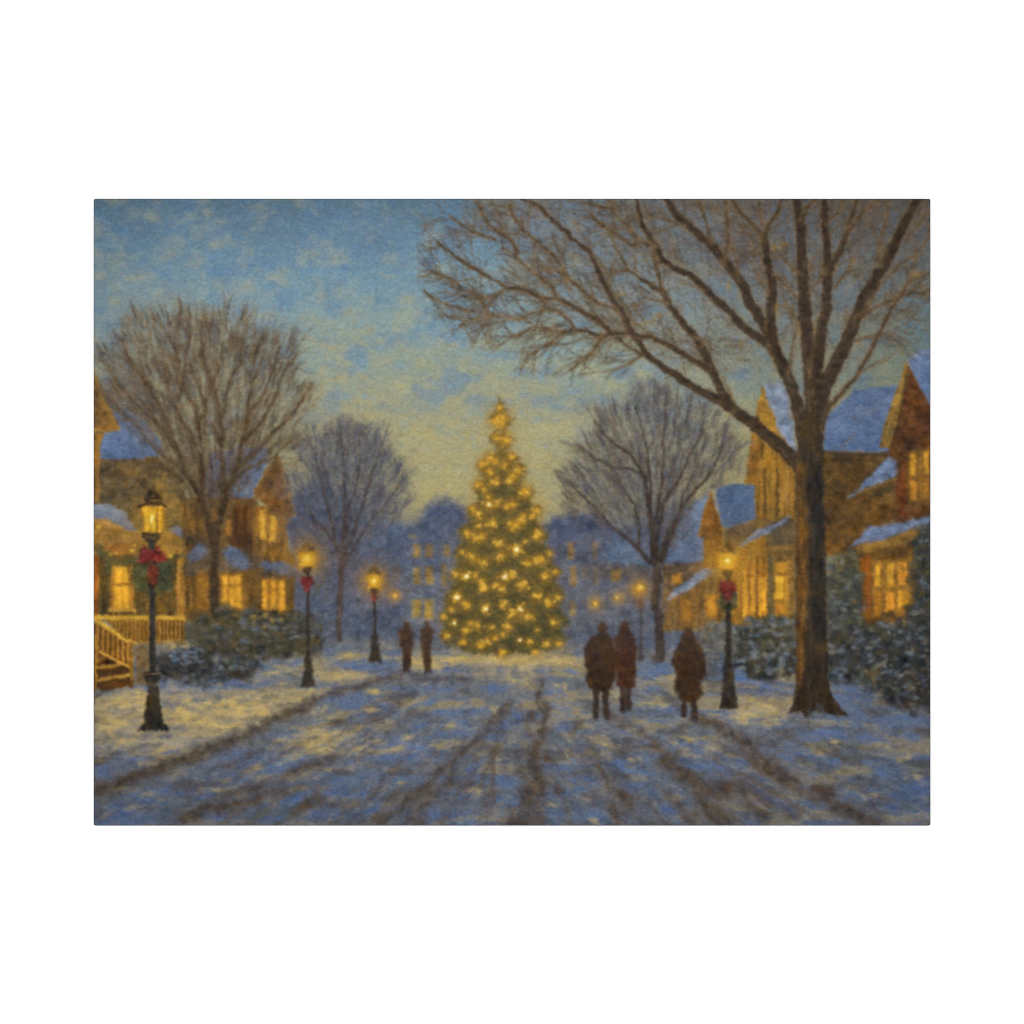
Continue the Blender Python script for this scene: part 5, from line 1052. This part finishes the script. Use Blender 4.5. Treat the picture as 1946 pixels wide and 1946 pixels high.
def finish():
    """brush grain over the whole print, colour drift, and a slight smear of every edge"""
    global C, ID
    # edges broken by the bristles: a slow drift, then a fine scatter, then the paint runs together
    n1_ = rng.standard_normal((H, W)).astype(np.float32); n2_ = rng.standard_normal((H, W)).astype(np.float32)
    for _ in range(0):
        n1_ = (n1_ + np.roll(n1_, 1, 1) + np.roll(n1_, 1, 0)) / 1.73; n2_ = (n2_ + np.roll(n2_, 1, 1) + np.roll(n2_, 1, 0)) / 1.73
    sc_ = .7 + .3 * sstep(-1, 1, N_MID)
    dx = (n1_ * sc_ + fbm(8, 5, 2) * .7) * S; dy = (n2_ * sc_ + fbm(5, 8, 2) * .7) * S
    ii, jj = np.mgrid[0:H, 0:W]
    fy = np.clip(ii + dy, 0, H - 1.001); fx = np.clip(jj + dx, 0, W - 1.001)
    y0 = fy.astype(int); x0 = fx.astype(int); fy = (fy - y0)[..., None].astype(np.float32); fx = (fx - x0)[..., None].astype(np.float32)
    Wp = (C[y0, x0] * (1 - fx) + C[y0, x0 + 1] * fx) * (1 - fy) + (C[y0 + 1, x0] * (1 - fx) + C[y0 + 1, x0 + 1] * fx) * fy
    C = Wp * .85 + C * .15
    for q in range(2):
        P_ = np.pad(C, ((1, 1), (1, 1), (0, 0)), mode='edge')
        P_ = P_[:-2] * .25 + P_[1:-1] * .5 + P_[2:] * .25
        C = P_[:, :-2] * .25 + P_[:, 1:-1] * .5 + P_[:, 2:] * .25
    ex = np.maximum(0, C[..., 2] - C[..., 1])             # the print's blues are greyed
    ff = .36 - .08 * sstep(1200, 1300, GY)
    C[..., 2] -= ff * ex; C[..., 1] -= .03 * ex
    wm = np.maximum(0, C[..., 0] - C[..., 2])              # and its oranges lean to gold
    C[..., 2] += .07 * wm; C[..., 1] += .025 * wm; C[..., 0] -= .02 * wm
    lum = C.mean(2)
    lo = sstep(1150, 1260, GY)
    g1 = fbm(7, 3.0, 2); g2 = fbm(3.6, 3.6, 2); g3 = rng.standard_normal((H, W)).astype(np.float32)
    amp = .007 + .010 * sstep(.15, .45, lum)
    C += (amp * (g1 * .6 + g2 * .5 + g3 * .5))[..., None]
    vg = 1 - .06 * sstep(.72, 1.05, np.hypot((GX - 973) / 795, (GY - 973) / 596) / 1.25)
    C *= vg[..., None]
    gl_ = sstep(1225, 1260, GY)[..., None]
    C *= 1 + .01 * gl_ + .045 * (1 - sstep(600, 900, GY)[..., None])
    C += gl_ * .10 * (C - .40)
    c1 = fbm(5, 5, 2); c2 = fbm(6, 6, 2)
    C[..., 0] += .006 * c1; C[..., 2] -= .006 * c1; C[..., 1] += .004 * c2
    C = np.clip(C, 0.02, 1)


finish()

# ---------------------------------------------------------------- the print as an object
import bpy, bmesh

K = 0.0005                                            # metres per picture unit: the canvas is about 80 by 60 cm
ZC = 1.45                                             # height of its centre
D = 0.006                                             # depth of the panel
LIGHT = 1.50                                          # how bright the lamps make a white surface, see below
sc = bpy.context.scene
link = sc.collection.objects.link


def px(x, y):
    return (x - 973.0) * K, (973.0 - y) * K + ZC


def material(name):
    m = bpy.data.materials.new(name); m.use_nodes = True
    nt = m.node_tree
    b = nt.nodes['Principled BSDF']
    b.inputs['Specular IOR Level'].default_value = 0.0
    b.inputs['Roughness'].default_value = 0.9
    return m, nt, b


# paint: the colour each cell was painted, with canvas weave and small ink variation
paint, nt, bs = material('printed_canvas')
at = nt.nodes.new('ShaderNodeAttribute'); at.attribute_name = 'paint'
tc = nt.nodes.new('ShaderNodeTexCoord')
wv = []
for dirn in ('X', 'Z'):
    w_ = nt.nodes.new('ShaderNodeTexWave'); w_.bands_direction = dirn; w_.wave_type = 'BANDS'
    w_.inputs['Scale'].default_value = 240.0; w_.inputs['Distortion'].default_value = 1.4
    w_.inputs['Detail'].default_value = 2.0; w_.inputs['Detail Scale'].default_value = 1.5
    nt.links.new(tc.outputs['Object'], w_.inputs['Vector']); wv.append(w_)
mx = nt.nodes.new('ShaderNodeMath'); mx.operation = 'MAXIMUM'
nt.links.new(wv[0].outputs['Fac'], mx.inputs[0]); nt.links.new(wv[1].outputs['Fac'], mx.inputs[1])
no = nt.nodes.new('ShaderNodeTexNoise'); no.inputs['Scale'].default_value = 420.0; no.inputs['Detail'].default_value = 3.0
nt.links.new(tc.outputs['Object'], no.inputs['Vector'])
mr = nt.nodes.new('ShaderNodeMapRange'); mr.inputs['From Min'].default_value = .3; mr.inputs['From Max'].default_value = .7
mr.inputs['To Min'].default_value = .965; mr.inputs['To Max'].default_value = 1.035
nt.links.new(no.outputs['Fac'], mr.inputs['Value'])
vm = nt.nodes.new('ShaderNodeVectorMath'); vm.operation = 'SCALE'
nt.links.new(at.outputs['Color'], vm.inputs[0]); nt.links.new(mr.outputs['Result'], vm.inputs['Scale'])
nt.links.new(vm.outputs['Vector'], bs.inputs['Base Color'])
bp = nt.nodes.new('ShaderNodeBump'); bp.inputs['Strength'].default_value = .12; bp.inputs['Distance'].default_value = .0006
nt.links.new(mx.outputs[0], bp.inputs['Height']); nt.links.new(bp.outputs['Normal'], bs.inputs['Normal'])

edge_m, nt, bs = material('dark_canvas_edge')
no = nt.nodes.new('ShaderNodeTexNoise'); no.inputs['Scale'].default_value = 14.0; no.inputs['Detail'].default_value = 4.0
tc = nt.nodes.new('ShaderNodeTexCoord'); nt.links.new(tc.outputs['Object'], no.inputs['Vector'])
cr = nt.nodes.new('ShaderNodeValToRGB')
cr.color_ramp.elements[0].position = .35; cr.color_ramp.elements[0].color = (.020, .019, .018, 1)
cr.color_ramp.elements[1].position = .65; cr.color_ramp.elements[1].color = (.034, .042, .054, 1)
nt.links.new(no.outputs['Fac'], cr.inputs['Fac']); nt.links.new(cr.outputs['Color'], bs.inputs['Base Color'])

white_m, nt, bs = material('white_backdrop')
no = nt.nodes.new('ShaderNodeTexNoise'); no.inputs['Scale'].default_value = 60.0
mr = nt.nodes.new('ShaderNodeMapRange'); mr.inputs['To Min'].default_value = .90; mr.inputs['To Max'].default_value = .93
nt.links.new(no.outputs['Fac'], mr.inputs['Value']); nt.links.new(mr.outputs['Result'], bs.inputs['Base Color'])


def outline(inset, r, n=8):
    xa, ya, xb, yb = X0 + inset, Y0 + inset, X1 - inset, Y1 - inset
    P = []
    for cx, cy, a0 in ((xb - r, ya + r, -90), (xb - r, yb - r, 0), (xa + r, yb - r, 90), (xa + r, ya + r, 180)):
        for k in range(n + 1):
            a = math.radians(a0 + 90 * k / n)
            P.append((cx + r * math.cos(a), cy + r * math.sin(a)))
    return P


root = bpy.data.objects.new('canvas_print', None); link(root)
root.location = (0, 0, ZC)
root['label'] = 'landscape canvas print of a snowy evening street with a lit fir, on a white backdrop'
root['category'] = 'canvas print'

# the panel behind the print: a rounded slab whose wrapped edge shows as a thin dark line
bm = bmesh.new()
rings = []
for inset, r, y in ((0, 3.4, 0.0), (0, 3.4, -D + 0.0007), (.25, 3.3, -D + 0.0004), (.8, 3.0, -D + 0.00010), (2.2, 2.0, -D + 0.00006)):
    rings.append([bm.verts.new((px(x, q)[0], y, px(x, q)[1] - ZC)) for x, q in outline(inset, r)])
for a, b_ in zip(rings[:-1], rings[1:]):
    for k in range(len(a)):
        bm.faces.new((a[k], a[(k + 1) % len(a)], b_[(k + 1) % len(a)], b_[k]))
bm.faces.new(rings[-1]); bm.faces.new(list(reversed(rings[0])))
bmesh.ops.recalc_face_normals(bm, faces=bm.faces)
me = bpy.data.meshes.new('canvas_panel'); bm.to_mesh(me); bm.free()
me.materials.append(edge_m)
panel = bpy.data.objects.new('canvas_panel', me); link(panel); panel.parent = root

# one mesh for each thing printed, together covering the face without gaps
lin = np.where(C <= 0.04045, C / 12.92, ((C + 0.055) / 1.055) ** 2.4) / LIGHT
VXY = np.empty((H, W, 3), np.float32)
VXY[..., 0] = (GX - 973.0) * K; VXY[..., 1] = -D; VXY[..., 2] = (973.0 - GY) * K
VXY = VXY.reshape(-1, 3)
RGBA = np.ones((H * W, 4), np.float32); RGBA[:, :3] = lin.reshape(-1, 3)
cx = GX[:-1, :-1] + .5 / S; cy = GY[:-1, :-1] + .5 / S
IN, R_ = 1.5, 2.6
qx = np.maximum(np.maximum(X0 + IN + R_ - cx, cx - (X1 - IN - R_)), 0); qy = np.maximum(np.maximum(Y0 + IN + R_ - cy, cy - (Y1 - IN - R_)), 0)
ok = np.hypot(qx, qy) <= R_
fid = np.where(ok, ID[:-1, :-1], -1).reshape(-1)
base = (np.arange(H - 1)[:, None] * W + np.arange(W - 1)[None, :]).reshape(-1)
order = np.argsort(fid, kind='stable'); srt = fid[order]
OBJ = {}


def part_mesh(k):
    a, b_ = np.searchsorted(srt, [k, k + 1])
    if b_ - a < 4:
        return None
    f = base[order[a:b_]]
    q = np.stack([f, f + W, f + W + 1, f + 1], 1)
    u, inv = np.unique(q, return_inverse=True)
    inv = inv.reshape(-1).astype(np.int32)
    me = bpy.data.meshes.new(REG[k][0])
    n = len(f)
    me.vertices.add(len(u)); me.vertices.foreach_set('co', VXY[u].reshape(-1))
    me.loops.add(4 * n); me.loops.foreach_set('vertex_index', inv)
    me.polygons.add(n); me.polygons.foreach_set('loop_start', np.arange(0, 4 * n, 4, dtype=np.int32))
    me.update(calc_edges=True)
    ca = me.color_attributes.new('paint', 'FLOAT_COLOR', 'POINT')
    ca.data.foreach_set('color', RGBA[u].reshape(-1))
    me.materials.append(paint)
    return me


used = set()
for k in range(len(REG)):
    a, b_ = np.searchsorted(srt, [k, k + 1])
    if b_ - a >= 4:
        used.add(k)
        if REG[k][1] is not None:
            used.add(REG[k][1])
for k, (name, par, label) in enumerate(REG):
    if k not in used:
        continue
    o = bpy.data.objects.new(name, part_mesh(k)); link(o)
    o.parent = root if par is None else OBJ[par]
    if label:
        o['label'] = label
    OBJ[k] = o

# ---------------------------------------------------------------- backdrop, lamps, camera
me = bpy.data.meshes.new('backdrop')
me.from_pydata([(-4, .006, -2), (4, .006, -2), (4, .006, 5), (-4, .006, 5), (-4, .1, -2), (4, .1, -2), (4, .1, 5), (-4, .1, 5)], [],
               [(0, 1, 2, 3), (7, 6, 5, 4), (0, 4, 5, 1), (1, 5, 6, 2), (2, 6, 7, 3), (3, 7, 4, 0)])
me.materials.append(white_m)
bd = bpy.data.objects.new('backdrop', me); link(bd); bd['kind'] = 'structure'

wd = bpy.data.worlds.new('World'); sc.world = wd; wd.use_nodes = True
wd.node_tree.nodes['Background'].inputs['Color'].default_value = (1, 1, 1, 1)
wd.node_tree.nodes['Background'].inputs['Strength'].default_value = .22
for s in (-1, 1):
    ld = bpy.data.lights.new('softbox', 'AREA'); ld.shape = 'SQUARE'; ld.size = 1.4; ld.energy = 122.0
    lo = bpy.data.objects.new('softbox', ld); link(lo)
    lo.location = (s * .62, -4.2, ZC + .12)
    d = -(lo.location - bpy.data.objects['canvas_print'].location)
    lo.rotation_euler = d.to_track_quat('-Z', 'Y').to_euler()

cd = bpy.data.cameras.new('camera'); co = bpy.data.objects.new('camera', cd); link(co)
DIST = 3.2
co.location = (0, -D - DIST, ZC); co.rotation_euler = (math.pi / 2, 0, 0)
cd.sensor_width = 36; cd.lens = 36 * DIST / (1946 * K); cd.clip_end = 100; cd.clip_start = .05
sc.camera = co
sc.cycles.filter_width = 1.1
sc.view_settings.view_transform = 'Standard'; sc.view_settings.look = 'None'
sc.view_settings.exposure = 0; sc.view_settings.gamma = 1; sc.view_settings.use_curve_mapping = False
